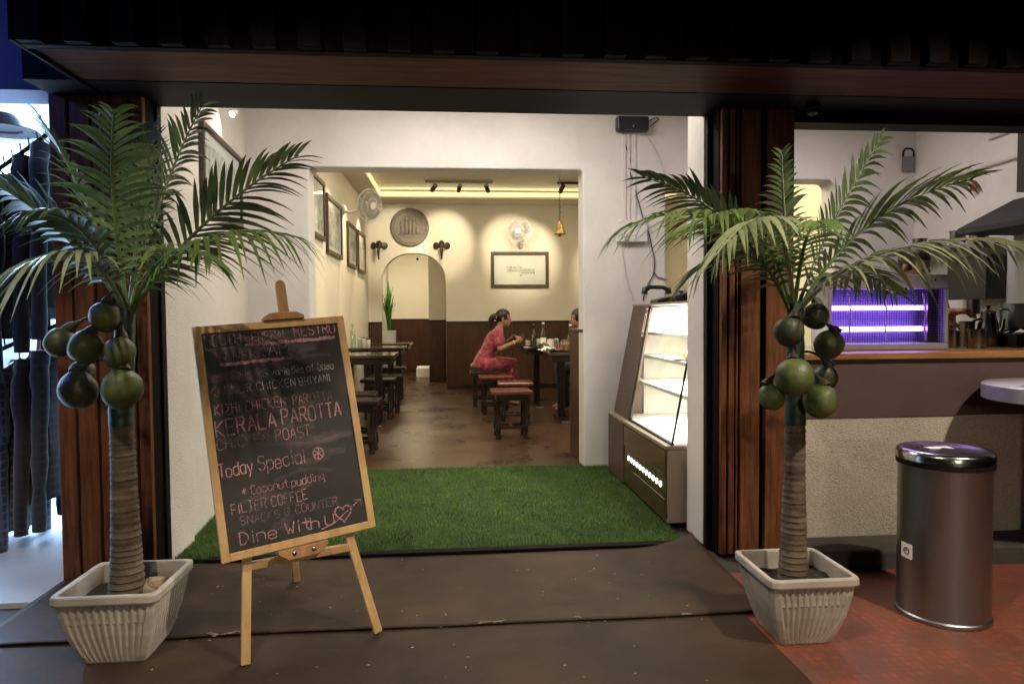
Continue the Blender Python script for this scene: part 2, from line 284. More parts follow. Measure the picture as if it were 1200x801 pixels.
# ------------------------------------------------------------------ mesh builder
WM = {}
def reg(o, m): WM[o.name] = m
class MB:
    def __init__(s): s.v = []; s.f = []
    def add(s, vs, fs):
        k = len(s.v); s.v += [V(a) for a in vs]; s.f += [tuple(i + k for i in f) for f in fs]; return s
    def box(s, x0, x1, y0, y1, z0, z1):
        return s.add([(x0, y0, z0), (x1, y0, z0), (x1, y1, z0), (x0, y1, z0), (x0, y0, z1), (x1, y0, z1), (x1, y1, z1), (x0, y1, z1)],
                     [(0, 3, 2, 1), (4, 5, 6, 7), (0, 1, 5, 4), (1, 2, 6, 5), (2, 3, 7, 6), (3, 0, 4, 7)])
    def bar(s, a, b, wx, wy, side=None):
        """square bar from a to b"""
        a = V(a); b = V(b); t = (b - a).normalized()
        sd = V(side) if side is not None else (V((1, 0, 0)) if abs(t.x) < 0.8 else V((0, 1, 0)))
        n1 = (sd - t * sd.dot(t)).normalized(); n2 = t.cross(n1)
        vs = []
        for p in (a, b):
            for i, j in ((-1, -1), (1, -1), (1, 1), (-1, 1)): vs.append(p + n1 * i * wx / 2 + n2 * j * wy / 2)
        return s.add(vs, [(3, 2, 1, 0), (4, 5, 6, 7), (0, 1, 5, 4), (1, 2, 6, 5), (2, 3, 7, 6), (3, 0, 4, 7)])
    def lathe(s, prof, c=(0, 0, 0), n=24, axis=None):
        c = V(c); q = V((0, 0, 1)).rotation_difference(V(axis).normalized()) if axis is not None else None
        vs = []; fs = []
        for r, z in prof:
            for k in range(n):
                a = 2 * math.pi * k / n; p = V((r * math.cos(a), r * math.sin(a), z))
                vs.append(c + (q @ p if q else p))
        for i in range(len(prof) - 1):
            for k in range(n): fs.append((i * n + k, i * n + (k + 1) % n, (i + 1) * n + (k + 1) % n, (i + 1) * n + k))
        if prof[0][0] > 1e-5: fs.append(tuple(reversed(range(n))))
        if prof[-1][0] > 1e-5: fs.append(tuple((len(prof) - 1) * n + k for k in range(n)))
        return s.add(vs, fs)
    def tube(s, pts, r, n=8, cap=True):
        pts = [V(p) for p in pts]; m = len(pts); vs = []; fs = []
        prev = None
        for i, p in enumerate(pts):
            t = (pts[min(i + 1, m - 1)] - pts[max(i - 1, 0)]).normalized()
            if prev is None:
                ref = V((0, 0, 1)) if abs(t.z) < 0.9 else V((1, 0, 0)); n1 = t.cross(ref).normalized()
            else: n1 = (prev - t * prev.dot(t)).normalized()
            prev = n1; n2 = t.cross(n1); rr = r[i] if isinstance(r, (list, tuple)) else r
            for k in range(n):
                a = 2 * math.pi * k / n; vs.append(p + n1 * rr * math.cos(a) + n2 * rr * math.sin(a))
        for i in range(m - 1):
            for k in range(n): fs.append((i * n + k, i * n + (k + 1) % n, (i + 1) * n + (k + 1) % n, (i + 1) * n + k))
        if cap: fs.append(tuple(reversed(range(n)))); fs.append(tuple((m - 1) * n + k for k in range(n)))
        return s.add(vs, fs)
    def ball(s, c, rx, ry=None, rz=None, nu=20, nv=12, warp=None):
        ry = rx if ry is None else ry; rz = rx if rz is None else rz; c = V(c); vs = []; fs = []
        for j in range(nv + 1):
            th = math.pi * j / nv
            for k in range(nu):
                a = 2 * math.pi * k / nu
                d = V((math.sin(th) * math.cos(a), math.sin(th) * math.sin(a), math.cos(th)))
                g = warp(d) if warp else 1.0
                vs.append(c + V((d.x * rx, d.y * ry, d.z * rz)) * g)
        for j in range(nv):
            for k in range(nu): fs.append((j * nu + k, (j + 1) * nu + k, (j + 1) * nu + (k + 1) % nu, j * nu + (k + 1) % nu))
        return s.add(vs, fs)
    def prism(s, outline, o, ex, ey, ez, depth):
        """2D outline (u,v) at origin o with axes ex, ey, extruded by depth along ez"""
        o = V(o); ex = V(ex); ey = V(ey); ez = V(ez); n = len(outline)
        vs = [o + ex * a + ey * b for a, b in outline] + [o + ex * a + ey * b + ez * depth for a, b in outline]
        fs = [tuple(reversed(range(n))), tuple(range(n, 2 * n))] + [(i, (i + 1) % n, n + (i + 1) % n, n + i) for i in range(n)]
        return s.add(vs, fs)
    def xform(s, m):
        s.v = [m @ a for a in s.v]; return s
    def build(s, name, mt, parent=None, world=False, smooth=False, bevel=0.0, recalc=True, sub=0):
        vs = s.v
        if world and parent is not None:
            inv = WM[parent.name].inverted(); vs = [inv @ a for a in vs]
        me = bpy.data.meshes.new(name); me.from_pydata([tuple(a) for a in vs], [], s.f); me.update()
        if recalc:
            bm = bmesh.new(); bm.from_mesh(me); bmesh.ops.recalc_face_normals(bm, faces=bm.faces); bm.to_mesh(me); bm.free()
        me.materials.append(mt if not isinstance(mt, str) else M[mt])
        o = bpy.data.objects.new(name, me); COL.objects.link(o)
        if smooth:
            me.polygons.foreach_set('use_smooth', [True] * len(me.polygons)); me.set_sharp_from_angle(angle=rad(40))
        if bevel:
            b = o.modifiers.new('bevel', 'BEVEL'); b.width = bevel; b.segments = 2; b.limit_method = 'ANGLE'; b.angle_limit = rad(40)
        if sub:
            b = o.modifiers.new('sub', 'SUBSURF'); b.levels = sub; b.render_levels = sub
        if parent is not None:
            o.parent = parent; WM[o.name] = WM[parent.name]
        else: WM[o.name] = Matrix()
        return o
def tag(o, label, cat, group=None, kind=None):
    o['label'] = label; o['category'] = cat
    if group: o['group'] = group
    o['kind'] = kind or 'thing'
    return o
def struct(o, label=None, kind='structure'):
    o['kind'] = kind
    if label: o['label'] = label
    return o
def thing(name, label, cat, loc=(0, 0, 0), rz=0.0, group=None):
    o = bpy.data.objects.new(name, None); COL.objects.link(o); o.empty_display_size = 0.1
    o.location = loc; o.rotation_euler = (0, 0, rz)
    WM[o.name] = Matrix.Translation(V(loc)) @ Matrix.Rotation(rz, 4, 'Z')
    return tag(o, label, cat, group)
def copy_tree(o, parent=None):
    c = o.copy(); COL.objects.link(c)
    if parent is not None: c.parent = parent
    for ch in list(o.children): copy_tree(ch, c)
    return c
def place(o, loc, rz, label):
    o.location = loc; o.rotation_euler = (0, 0, rz); o['label'] = label; return o
def bez(a, m, b, n):
    a, m, b = V(a), V(m), V(b); c = m * 2 - (a + b) * 0.5
    return [a * (1 - t) ** 2 + c * 2 * t * (1 - t) + b * t * t for t in (i / n for i in range(n + 1))]
def arch_pts(x0, x1, z0, z1, r, n=10, top=None):
    """notch from (x0,z0) up, rounded top corners, down to (x1,z0)"""
    p = [(x0, z0)]
    for k in range(n + 1):
        a = math.pi - (math.pi / 2) * k / n; p.append((x0 + r + r * math.cos(a), z1 - r + r * math.sin(a)))
    for k in range(n + 1):
        a = math.pi / 2 - (math.pi / 2) * k / n; p.append((x1 - r + r * math.cos(a), z1 - r + r * math.sin(a)))
    return p + [(x1, z0)]

# ================================================================== SETTING
YF = 3.43      # shop front line
# base ground sheet of the street
g = MB().box(-14, 14, -12, 3.5, -0.30, -0.02).build('pavement', 'concrete'); struct(g, 'dark concrete pavement below the mats')
g = MB().box(-1.8, 4.2, 3.5, 16, -0.30, -0.012).build('shop_floor_slab', 'concrete'); struct(g)
g['kind'] = 'structure'
# brown vinyl in front (near camera) and red mosaic on the right
def sheet(x0, x1, y0, y1, z, th, nx, ny, fn=None):
    b = MB(); vs = []; fs = []
    for j in range(ny + 1):
        for i in range(nx + 1):
            x = x0 + (x1 - x0) * i / nx; y = y0 + (y1 - y0) * j / ny
            p = V((x, y, z)); p = fn(p) if fn else p; vs.append(p)
    for j in range(ny):
        for i in range(nx): k = j * (nx + 1) + i; fs.append((k, k + 1, k + nx + 2, k + nx + 1))
    b.add(vs, fs); return b
def sag(p): p.z += 0.004 * mnoise.noise(p * 2.5) + 0.0015 * mnoise.noise(p * 9); return p
o = sheet(-14, 1.155, -8, 2.72, 0.0, 0, 60, 60, lambda p: p + V((0.012 * mnoise.noise(V((p.y * 3, 1, 0))) if p.x > 1 else 0, 0, 0.002 * mnoise.noise(p * 2)))).build('front_floor', 'vinyl_front'); struct(o, 'worn dark brown floor covering nearest the street')
o = MB().box(1.10, 9, -8, 3.06, -0.10, -0.006).build('tiled_floor', 'mosaic'); struct(o, 'small red mosaic floor tiles under the steel bin')
def curl(p):
    p = p.copy(); p.z += 0.010 + 0.003 * mnoise.noise(p * 2.5) + 0.0015 * mnoise.noise(p * 8)
    k = max(0, (p.x - 0.90) / 0.36)                     # right end lifts and turns up against the jamb
    if k > 0:
        b = max(0, (p.y - 2.60) / 0.83)
        p.z += (k ** 2) * (0.010 + 0.070 * b ** 2.4); p.x -= (k ** 2) * 0.05 * b
        p.y += 0.0
    p.y += 0.012 * mnoise.noise(V((p.x * 2.1, 3.3, 0))) * (1 if p.y < 2.7 else 0)
    return p
o = sheet(-1.79, 1.26, 2.615, 3.40, 0.0, 0, 110, 36, curl).build('entrance_mat', 'vinyl', smooth=True)
sm = o.modifiers.new('thick', 'SOLIDIFY'); sm.thickness = 0.004; sm.offset = -1
tag(o, 'dusty brown vinyl mat at the doorway with its right end curled up', 'mat')
# frayed seam: pale threads along the joint
b = MB()
for k in range(9):
    x = random.choice([-0.95, -0.90, -0.82, -0.2, 0.05, 0.12, 0.5, 0.95]) + random.uniform(-0.06, 0.06)
    p = [V((x, 2.61 + 0.012 * mnoise.noise(V((x * 2.1, 3.3, 0))), 0.016))]
    for q in range(6): p.append(p[-1] + V((random.uniform(-0.02, 0.03), random.uniform(-0.012, 0.009), random.uniform(-0.001, 0.004))))
    for q in p: q.z = max(q.z, 0.012)
    b.tube(p, 0.0011, 5)
o = b.build('loose_threads', 'cord_pale', smooth=True); tag(o, 'pale frayed threads lying along the joint between the two brown mats', 'threads')
# fine litter
b = MB(); R = random.Random(21)
for k in range(90):
    x = R.uniform(-1.2, 1.1); y = R.uniform(1.9, 3.35); r = R.uniform(0.0012, 0.0038); a = R.uniform(0, 6.3); z = 0.016 if y > 2.65 else 0.004
    b.add([(x + r * math.cos(a + q * 1.571) * (1 + (q % 2)), y + r * math.sin(a + q * 1.571) * (1 + (q % 2)), z) for q in range(4)] + [(x, y, z + 0.002)], [(0, 1, 4), (1, 2, 4), (2, 3, 4), (3, 0, 4), (3, 2, 1, 0)])
o = b.build('litter', 'cord_pale'); tag(o, 'tiny pale flecks of grit scattered over the brown mats', 'litter', kind='stuff')
# threshold
o = MB().box(-1.22, 1.20, 3.40, 3.455, -0.012, 0.026).build('threshold_strip', 'wood_slat_dark', bevel=0.004); tag(o, 'dark wooden threshold strip along the front of the green turf', 'threshold')
# neighbour floor
o = MB().box(-7, -1.80, 3.02, 7, -0.05, 0.004).build('neighbour_floor', 'shop_tile'); struct(o, 'pale tile floor of the clothes shop next door')
o = MB().box(-1.40, 4.2, 5.32, 16, -0.012, 0.0).build('dining_floor', 'inner_floor'); struct(o, 'worn shiny brown floor of the dining room')
o = MB().box(1.30, 4.2, 3.6, 5.32, -0.012, 0.001).build('kitchen_floor', 'concrete'); struct(o)

# artificial turf
def make_turf():
    b = MB(); b.add([(-1.48, 3.455, 0.014), (1.20, 3.455, 0.014), (1.20, 5.36, 0.014), (-1.48, 5.36, 0.014), (-1.48, 3.455, -0.010), (1.20, 3.455, -0.010), (1.20, 5.36, -0.010), (-1.48, 5.36, -0.010)],
               [(0, 1, 2, 3), (7, 6, 5, 4), (0, 4, 5, 1), (1, 5, 6, 2), (2, 6, 7, 3), (3, 7, 4, 0)])
    base_faces = len(b.f)
    vs = []; fs = []; R = random.Random(3)
    N = 62000
    for i in range(N):
        x = R.uniform(-1.48, 1.20); y = 3.455 + 1.905 * R.random() ** 1.15
        h = R.uniform(0.013, 0.024); a = R.uniform(0, 6.283); lean = R.uniform(0.0, 0.014); wv = 0.0016
        nn = mnoise.noise(V((x * 3, y * 3, 0))); lx = lean * math.cos(a) + 0.006 * nn; ly = lean * math.sin(a) - 0.004
        cx, cy = math.cos(a + 1.57) * wv, math.sin(a + 1.57) * wv
        k = len(vs); z = 0.014
        vs += [(x - cx, y - cy, z), (x + cx, y + cy, z), (x + lx, y + ly, z + h)]; fs.append((k, k + 1, k + 2))
    b.add(vs, fs)
    o = b.build('artificial_turf', 'turf', recalc=False); o.data.materials.append(M['blade'])
    o.data.polygons.foreach_set('material_index', [0] * base_faces + [1] * N)
    tag(o, 'green artificial turf covering the entrance floor', 'artificial turf', kind='stuff')
make_turf()

# ---- walls -------------------------------------------------------
YD = 5.30; TD = 0.21; H_IN = 3.17
def front_wall(name, outline, y, depth, mt, label, cat='wall'):
    o = MB().prism(outline, (0, y, 0), (1, 0, 0), (0, 0, 1), (0, 1, 0), depth).build(name, mt, smooth=False)
    bv = o.modifiers.new('b', 'BEVEL'); bv.width = 0.012; bv.segments = 3; bv.limit_method = 'ANGLE'; bv.angle_limit = rad(60)
    return tag(o, label, cat)
op1 = arch_pts(-1.08, 1.015, 0.0, 2.338, 0.035)
op2 = arch_pts(1.675, 3.07, 0.0, 2.28, 0.06)
front_wall('partition_wall', [(-1.9, 0)] + op1 + op2 + [(4.0, 0), (4.0, 3.4), (-1.9, 3.4)], YD, TD, 'plaster', 'white plaster partition wall with a wide opening into the dining room')
# vestibule left side wall and its front jamb, right jamb
o = MB().prism([(-1.80, 3.44), (-1.388, 3.44), (-1.392, 3.74), (-1.415, 3.76), (-1.535, YD), (-1.80, YD)], (0, 0, 0), (1, 0, 0), (0, 1, 0), (0, 0, 1), 3.0).build('side_wall', 'plaster_rough'); tag(o, 'white side wall behind the blackboard carrying the large framed print', 'wall')
o = MB().box(1.289, 1.345, 3.442, 3.69, 0, 3.0).build('entrance_jamb', 'plaster', bevel=0.005); tag(o, 'narrow white plaster jamb beside the glass display case', 'wall')
o = MB().box(-1.8, 4.0, 3.40, YD, 3.0, 3.1).build('vestibule_ceiling', 'ceiling'); struct(o)
# dining room shell
o = MB().box(-1.62, -1.40, YD + TD, 16, 0, 3.4).build('dining_side_wall', 'plaster_rough'); o.data.materials[0] = M['cream']; tag(o, 'cream dining room wall with the row of small framed prints', 'wall')
YB = 11.4
arch = arch_pts(-1.17, -0.125, 0.0, 2.25, 0.46, 14)
front_wall('back_wall', [(-1.40, 0)] + arch + [(4.1, 0), (4.1, 3.4), (-1.40, 3.4)], YB, 0.16, 'cream', 'cream back wall with the arched doorway and round plaque')
o = MB().box(3.62, 3.82, YD + TD, YB, 0, 3.4).build('dining_right_wall', 'cream'); tag(o, 'yellow lit wall seen through the gap behind the serving counter', 'wall')
o = MB().box(-1.40, 3.62, YD + TD, YB, H_IN, H_IN + 0.1).build('dining_ceiling', 'ceiling'); struct(o)
# dropped ledge with yellow cove light
led = thing('cove_ledge', 'dropped ceiling ledge with a yellow light strip around the dining room', 'ceiling ledge', (0, YB, 3.06))
MB().box(-1.40, 3.62, 10.8, YB, 3.06, H_IN - 0.002).box(-1.40, -1.12, 5.52, 10.8, 3.062, H_IN - 0.002).build('ledge', 'cream', led, True)
MB().box(-1.10, 3.60, 10.785, 10.797, 3.085, 3.150).box(-1.117, -1.105, 5.6, 10.78, 3.085, 3.150).build('light_strip', 'cove_led', led, True)
# passage behind the arch
o = MB().box(-0.46, 0.6, 12.8, 13.0, 0, 3.3).build('passage_wall', 'cream'); tag(o, 'cream wall end seen on the right inside the arched doorway', 'wall')
o = MB().box(-2.6, -0.2, 15.0, 15.2, 0, 3.3).build('passage_end_wall', 'cream'); tag(o, 'cream far wall seen at the end of the arched passage', 'wall')
o = MB().box(-1.40, 0.6, YB + 0.16, 16, 3.0, 3.1).build('passage_ceiling', 'ceiling'); struct(o)
# wainscots
def wains(x0, x1, y, h, label, depth=0.03):
    t = thing('wainscot_panel', label, 'wall panel', ((x0 + x1) / 2, y, 0))
    MB().box(x0, x1, y - depth, y - 0.003, 0.07, h).build('beaded_panel', 'wainscot', t, True)
    MB().box(x0, x1, y - depth - 0.012, y - 0.003, h + 0.001, h + 0.03).build('top_rail', 'darkwood', t, True, bevel=0.003)
    MB().box(x0, x1, y - depth - 0.006, y - 0.003, 0.002, 0.069).build('plinth', 'darkwood', t, True)
wains(-0.122, 3.6, YB, 1.10, 'dark beaded wood wainscot along the back wall behind the seated woman')
wains(-1.39, -1.175, YB, 1.10, 'narrow dark wainscot strip on the back wall left of the arch')
wains(-0.46, 0.55, 12.8, 1.12, 'dark wainscot on the wall end inside the arched doorway')
wains(-1.39, -0.47, 15.0, 1.14, 'dark wainscot at the far end of the arched passage')
o = MB().box(-0.75, -0.47, 13.6, 14.2, 0, 0.20).build('passage_step', 'plaster', bevel=0.01); tag(o, 'pale low step on the floor of the arched passage', 'step')
o = MB().box(1.018, 1.085, YD + 0.03, 5.95, 0.0, 1.07).box(1.010, 1.094, YD + 0.02, 5.96, 1.0715, 1.095).build('reveal_panel', 'wainscot_y', bevel=0.003); tag(o, 'dark wooden half height panel at the right edge of the wide opening', 'wall panel')
# kitchen side
o = MB().box(3.75, 3.95, 3.3, YD, 0, 3.0).build('kitchen_side_wall', 'plaster'); tag(o, 'white kitchen wall with pipes beside the cooker hood', 'wall')
# serving counter
t = thing('serving_counter', 'serving counter wall with mauve upper band, speckled lower part and wooden top', 'counter', (2.7, 3.4, 0))
MB().box(1.69, 3.74, 3.26, 3.42, 0.0, 0.682).build('stucco_front', 'stucco', t, True)
MB().box(1.69, 3.74, 3.252, 3.42, 0.684, 0.972).build('painted_band', 'purple_wall', t, True)
MB().box(1.69, 3.74, 3.225, 4.02, 0.974, 1.008).build('counter_top', 'counter_wood', t, True, bevel=0.006)
o = MB().box(1.69, 6, 3.03, 3.255, -0.02, 0.085).build('kerb', 'concrete', bevel=0.012); struct(o, 'low grey kerb at the foot of the speckled counter')
o = MB().box(3.745, 8, 3.26, 3.5, 0.0, 2.6).build('street_wall', 'stucco'); tag(o, 'speckled street wall continuing past the serving counter', 'wall')

# ---- shop front woodwork -----------------------------------------
def slat_column(label, x0, x1, y, z1, slats, mt, edge=None):
    t = thing('slatted_column', label, 'column', ((x0 + x1) / 2, y, 0))
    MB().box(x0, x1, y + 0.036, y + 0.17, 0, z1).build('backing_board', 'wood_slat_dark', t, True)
    b = MB()
    for a, c in slats: b.box(a, c, y, y + 0.034, 0.004, z1 - 0.003)
    b.build('slat_cladding', mt, t, True, bevel=0.004)
    return t
ls = []; x = -1.80
for wv in (0.075, 0.085, 0.07, 0.075, 0.05): ls.append((x, x + wv)); x += wv + 0.012
slat_column('wooden slatted column behind the palm beside the clothes shop', -1.80, -1.40, 3.26, 2.215, ls, 'wood_slat')

rs = [(1.318, 1.345), (1.356, 1.385), (1.393, 1.402), (1.415, 1.515), (1.545, 1.685)]
slat_column('wooden slatted column behind the palm beside the serving counter', 1.314, 1.688, 3.27, 2.215, rs, 'wood_slat')
for nm, x0, x1, lb in (('shutter_rail', -1.3985, -1.388, 'black shutter guide rail at the blackboard side of the entrance'), ('shutter_rail', 1.290, 1.312, 'black shutter guide rail between the white jamb and the wooden column')):
    o = MB().box(x0, x1, 3.395, 3.437, 0, 2.21).build(nm, 'black', bevel=0.003); tag(o, lb, 'shutter rail')
o = MB().tube([(-1.565, 3.235, 1.55), (-1.565, 3.235, 2.2)], 0.008, 10).build('steel_conduit', 'steel_shiny', smooth=True); tag(o, 'thin shiny vertical conduit on the slatted column above the palm', 'conduit')
# canopy signboard
t = thing('canopy_fascia', 'dark wooden canopy with vertical battens above the shop front', 'canopy', (1, 2.8, 2.21))
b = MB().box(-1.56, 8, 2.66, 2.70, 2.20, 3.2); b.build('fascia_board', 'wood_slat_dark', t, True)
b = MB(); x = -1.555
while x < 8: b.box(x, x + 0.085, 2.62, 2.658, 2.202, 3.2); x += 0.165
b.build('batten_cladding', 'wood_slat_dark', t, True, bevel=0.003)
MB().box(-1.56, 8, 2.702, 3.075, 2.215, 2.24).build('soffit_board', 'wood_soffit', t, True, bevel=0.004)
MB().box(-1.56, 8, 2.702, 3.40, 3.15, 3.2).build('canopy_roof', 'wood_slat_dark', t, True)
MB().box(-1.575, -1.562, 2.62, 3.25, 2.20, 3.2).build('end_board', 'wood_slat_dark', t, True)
t = thing('shutter_box', 'black steel shutter box under the canopy across the entrance and counter', 'shutter box', (1, 3.2, 2.2))
MB().box(-1.80, 8, 3.08, 3.435, 2.214, 2.55).build('casing', 'black', t, True)
MB().box(1.69, 8, 3.30, 3.43, 2.155, 2.212).build('shutter_edge', 'black', t, True)
o = MB().box(-1.80, 8, 3.442, 3.465, 2.225, 3.3).build('front_lintel_wall', 'plaster'); tag(o, 'white wall above the entrance behind the black shutter box', 'wall')

# ---- clothes shop next door ---------------------------------------
o = MB().box(-8, -1.81, 3.40, 3.62, 2.27, 3.6).build('neighbour_fascia', 'navy'); tag(o, 'dark blue panel above the clothes shop opening', 'fascia')
o = MB().box(-8, -1.81, 6.6, 6.8, 0, 3.2).build('neighbour_back_wall', 'white_plastic'); tag(o, 'brightly lit white back wall of the clothes shop', 'wall')
o = MB().box(-1.98, -1.81, 3.62, 6.6, 0, 3.2).build('neighbour_side_wall', 'white_plastic'); tag(o, 'white side wall of the clothes shop behind the slatted column', 'wall')
o = MB().box(-5.4, -5.2, 3.4, 6.6, 0, 3.2).build('neighbour_far_wall', 'white_plastic'); tag(o, 'white far side wall of the clothes shop', 'wall')
o = MB().box(-5.4, -1.81, 3.62, 6.6, 2.9, 3.0).build('neighbour_ceiling', 'white_plastic'); struct(o)

def rail(a, b, label):
    t = thing('clothes_rail', label, 'clothes rail', (a + b) * 0.5)
    MB().tube([a + (a - b) * 0.6, b], 0.012, 10).build('bar', 'black', t, True, smooth=True)
    m = MB()
    for k in range(8):
        p = a + (b - a) * (k / 8 + 0.02) - (b - a) * 0.1
        m.tube([p, p + V((0, -0.01, 0.05))], 0.004, 6)
    m.build('peg', 'black', t, True)
    MB().tube([b, b + V((0.0, 0.02, 0.0)), V((b.x + 0.02, 6.6, b.z))], 0.011, 8).build('bracket_arm', 'black', t, True, smooth=True)
r1a, r1b = at(-8, 203, Y=4.0), at(70, 147, Y=4.0)
r2a, r2b = at(-8, 413, Y=3.9), at(76, 377, Y=3.9)
rail(r1a, r1b, 'upper sloping clothes rail in the shop next door')
rail(r2a, r2b, 'lower sloping clothes rail in the shop next door')
def garment(top, length, thick, width, mt, label, seed, hanger='red_plastic'):
    R = random.Random(seed); t = thing('hanging_shirt', label, 'shirt', top)
    n = 20; b = MB(); vs = []; fs = []
    rows = 16
    for j in range(rows + 1):
        f = j / rows; z = -0.05 - f * (length * 0.8)
        sh = min(1, 0.25 + (f * rows / 3.0) ** 0.7 * 0.75) if f < 0.19 else 1 + 0.06 * math.sin(f * 3)
        for k in range(n):
            a = 2 * math.pi * k / n
            wob = 1 + 0.22 * mnoise.noise(V((math.cos(a) * 1.5 + seed, math.sin(a) * 1.5, f * 2.2)))
            vs.append((math.cos(a) * thick * wob * (0.7 + 0.3 * sh), math.sin(a) * width * sh * wob, z + (0.03 * mnoise.noise(V((a, seed, 0))) if j == rows else 0)))
    for j in range(rows):
        for k in range(n): fs.append((j * n + k, j * n + (k + 1) % n, (j + 1) * n + (k + 1) % n, (j + 1) * n + k))
    fs.append(tuple(range(n)))
    b.add(vs, fs); b.build('shirt_body', mt, t, smooth=True)
    for s in (-1, 1):
        p = [V((0, s * width * 0.86, -0.10)), V((0.01, s * width * 1.12, -0.22)), V((0.015, s * width * 1.15, -0.45)), V((0.0, s * width * 1.12, -0.65)), V((-0.01, s * width * 1.14, -length))]
        pp = []
        for i in range(4):
            for q in range(5): pp.append(p[i].lerp(p[i + 1], q / 5))
        pp.append(p[4]); pp = [q + V((0.012 * mnoise.noise(q * 5 + V((seed, 0, 0))), 0, 0)) for q in pp]
        rr = [thick * (0.85 - 0.25 * i / len(pp)) * (1 + 0.25 * mnoise.noise(V((i * 0.5, seed, s)))) for i in range(len(pp))]
        MB().tube(pp, rr, 12).build('sleeve', mt, t, smooth=True)
    MB().tube([V((0, 0, -0.05)), V((0, 0, 0.02)), V((0, 0.02, 0.045)), V((0, 0.03, 0.02))], 0.004, 6).tube([V((0, -width * 0.7, -0.09)), V((0, 0, -0.045)), V((0, width * 0.7, -0.09))], 0.006, 6).build('hanger', hanger, t, smooth=True)
    return t
up = [(18, 'dark_cloth', 'charcoal long jacket on the upper rail at the photo edge'), (48, 'grey_cloth', 'dark grey long jacket in the middle of the upper rail'), (68, 'dark_cloth', 'black long jacket on the upper rail nearest the slatted column')]
for k, (px, mt, lb) in enumerate(up):
    f = (px + 8) / 78; p = r1a.lerp(r1b, f)
    g_ = garment(p - V((0, 0, 0.045)), 1.12, 0.055, 0.19, mt, lb, 11 + k); g_['group'] = 'dark jackets on the upper rail'
lo = [(-4, 'plaid_green', 'dark checked shirt on the lower rail cut by the photo edge'), (22, 'plaid_blue', 'blue and white plaid shirt on the lower rail'), (46, 'plaid_red', 'dark red checked shirt on the lower rail'), (66, 'plaid_green', 'dark green checked shirt on the lower rail nearest the slatted column')]
for k, (px, mt, lb) in enumerate(lo):
    f = (px + 8) / 84; p = r2a.lerp(r2b, f)
    g_ = garment(p - V((0, 0, 0.045)), [1.10, 1.12, 1.0, 1.02][k], 0.052, 0.17, mt, lb, 31 + k); g_['group'] = 'checked shirts on the lower rail'
g_ = garment(at(40, 345, Y=5.6), 0.55, 0.16, 0.2, 'pale_cloth', 'pale blue shirt hanging on the back wall of the clothes shop', 77, 'white_plastic')
c = at(22, 150, Y=4.6)
o = MB().lathe([(0.001, 0.09), (0.07, 0.085), (0.10, 0.05), (0.11, 0.0), (0.20, -0.012), (0.205, -0.02), (0.11, -0.012), (0.10, 0.0)], c - V((0.1, 0, 0)), 24).build('grey_hat', 'grey_cloth', smooth=True); tag(o, 'grey brimmed hat above the upper clothes rail', 'hat')
# ================================================================== OBJECTS
# ---- easel and blackboard ----------------------------------------
BW, BH = 0.555, 0.838
by, bl, brl = 0.443, 0.23, 0.07
_bu = V((math.cos(by), math.sin(by), 0)); _bn = V((-math.sin(by), math.cos(by), 0))
_bv = V((0, 0, 1)) * math.cos(bl) + _bn * math.sin(bl)
BU = _bu * math.cos(brl) + _bv * math.sin(brl); BV = -_bu * math.sin(brl) + _bv * math.cos(brl); BN = BU.cross(BV)   # BN faces the street
BO = V((-0.805, 2.4, 0.356))
BMAT = Matrix(((BU.x, BV.x, BN.x, BO.x), (BU.y, BV.y, BN.y, BO.y), (BU.z, BV.z, BN.z, BO.z), (0, 0, 0, 1)))
def bp(u, v, n=0.0): return BMAT @ V((u, v, n))
t = thing('easel', 'pale wooden easel standing on the mat and carrying the menu blackboard', 'easel', (-0.5, 2.6, 0))
fl, fr_ = at(288, 780, Z=0.0), at(446, 744, Z=0.010)
fr_ = fr_ + V((-0.012, 0.026, 0)); fl = fl + V((-0.004, 0.008, 0))
tl, tr = bp(0.245, 0.80, -0.035), bp(0.330, 0.80, -0.035)
tl2 = bp(0.20, 0.78, -0.055); tr2 = bp(0.345, 0.78, -0.055)
for a, b_ in ((fl, tl2), (fr_, tr2)):
    MB().bar(a + (b_ - a).normalized() * 0.001, b_, 0.032, 0.022, side=BU).build('leg', 'pine', t, True, bevel=0.003)
back = bp(0.27, 0.74, -0.08); MB().bar((-0.72, 3.12, 0.014), back, 0.030, 0.022, side=BU).build('rear_leg', 'pine', t, True, bevel=0.003)
dl, dr = (fl.lerp(tl2, 0.285), fr_.lerp(tr2, 0.285))
MB().bar(dl - BN * 0.0, dr - BN * 0.0, 0.030, 0.018, side=(0, 0, 1)).build('crossbar', 'pine', t, True, bevel=0.003)
# lower ledge the board rests on and the sliding mast with its clamp
b = MB().prism([(-0.09, 0.0), (0.09, 0.0), (0.09, -0.014), (0.055, -0.040), (-0.055, -0.040), (-0.09, -0.014)], bp(0.275, -0.003, -0.045), BU, BV, BN, 0.065)
b.build('ledge', 'pine_dark', t, True, bevel=0.003)
b = MB()
for du in (-0.035, 0.035): b.lathe([(0.0075, 0), (0.0075, 0.004), (0.005, 0.006)], bp(0.275 + du, -0.022, 0.0195), 12, axis=BN)
b.build('bolt', 'steel_shiny', t, True, smooth=True)
op = [(-0.019, -0.98), (0.019, -0.98), (0.019, -0.016)] + [(0.019 * math.cos(a), 0.019 * math.sin(a)) for a in [math.pi * k / 10 for k in range(1, 10)]] + [(-0.019, -0.016)]
MB().prism(op, bp(0.334, 0.985, -0.033), BU, BV, BN, 0.014).build('mast', 'pine_dark', t, True, bevel=0.002)
b = MB().prism([(-0.078, 0.0), (0.078, 0.0), (0.078, 0.012), (0.05, 0.028), (-0.05, 0.028), (-0.078, 0.012)], bp(0.322, BH + 0.001, -0.018), BU, BV, BN, 0.036)
b.build('clamp', 'pine_dark', t, True, bevel=0.003)
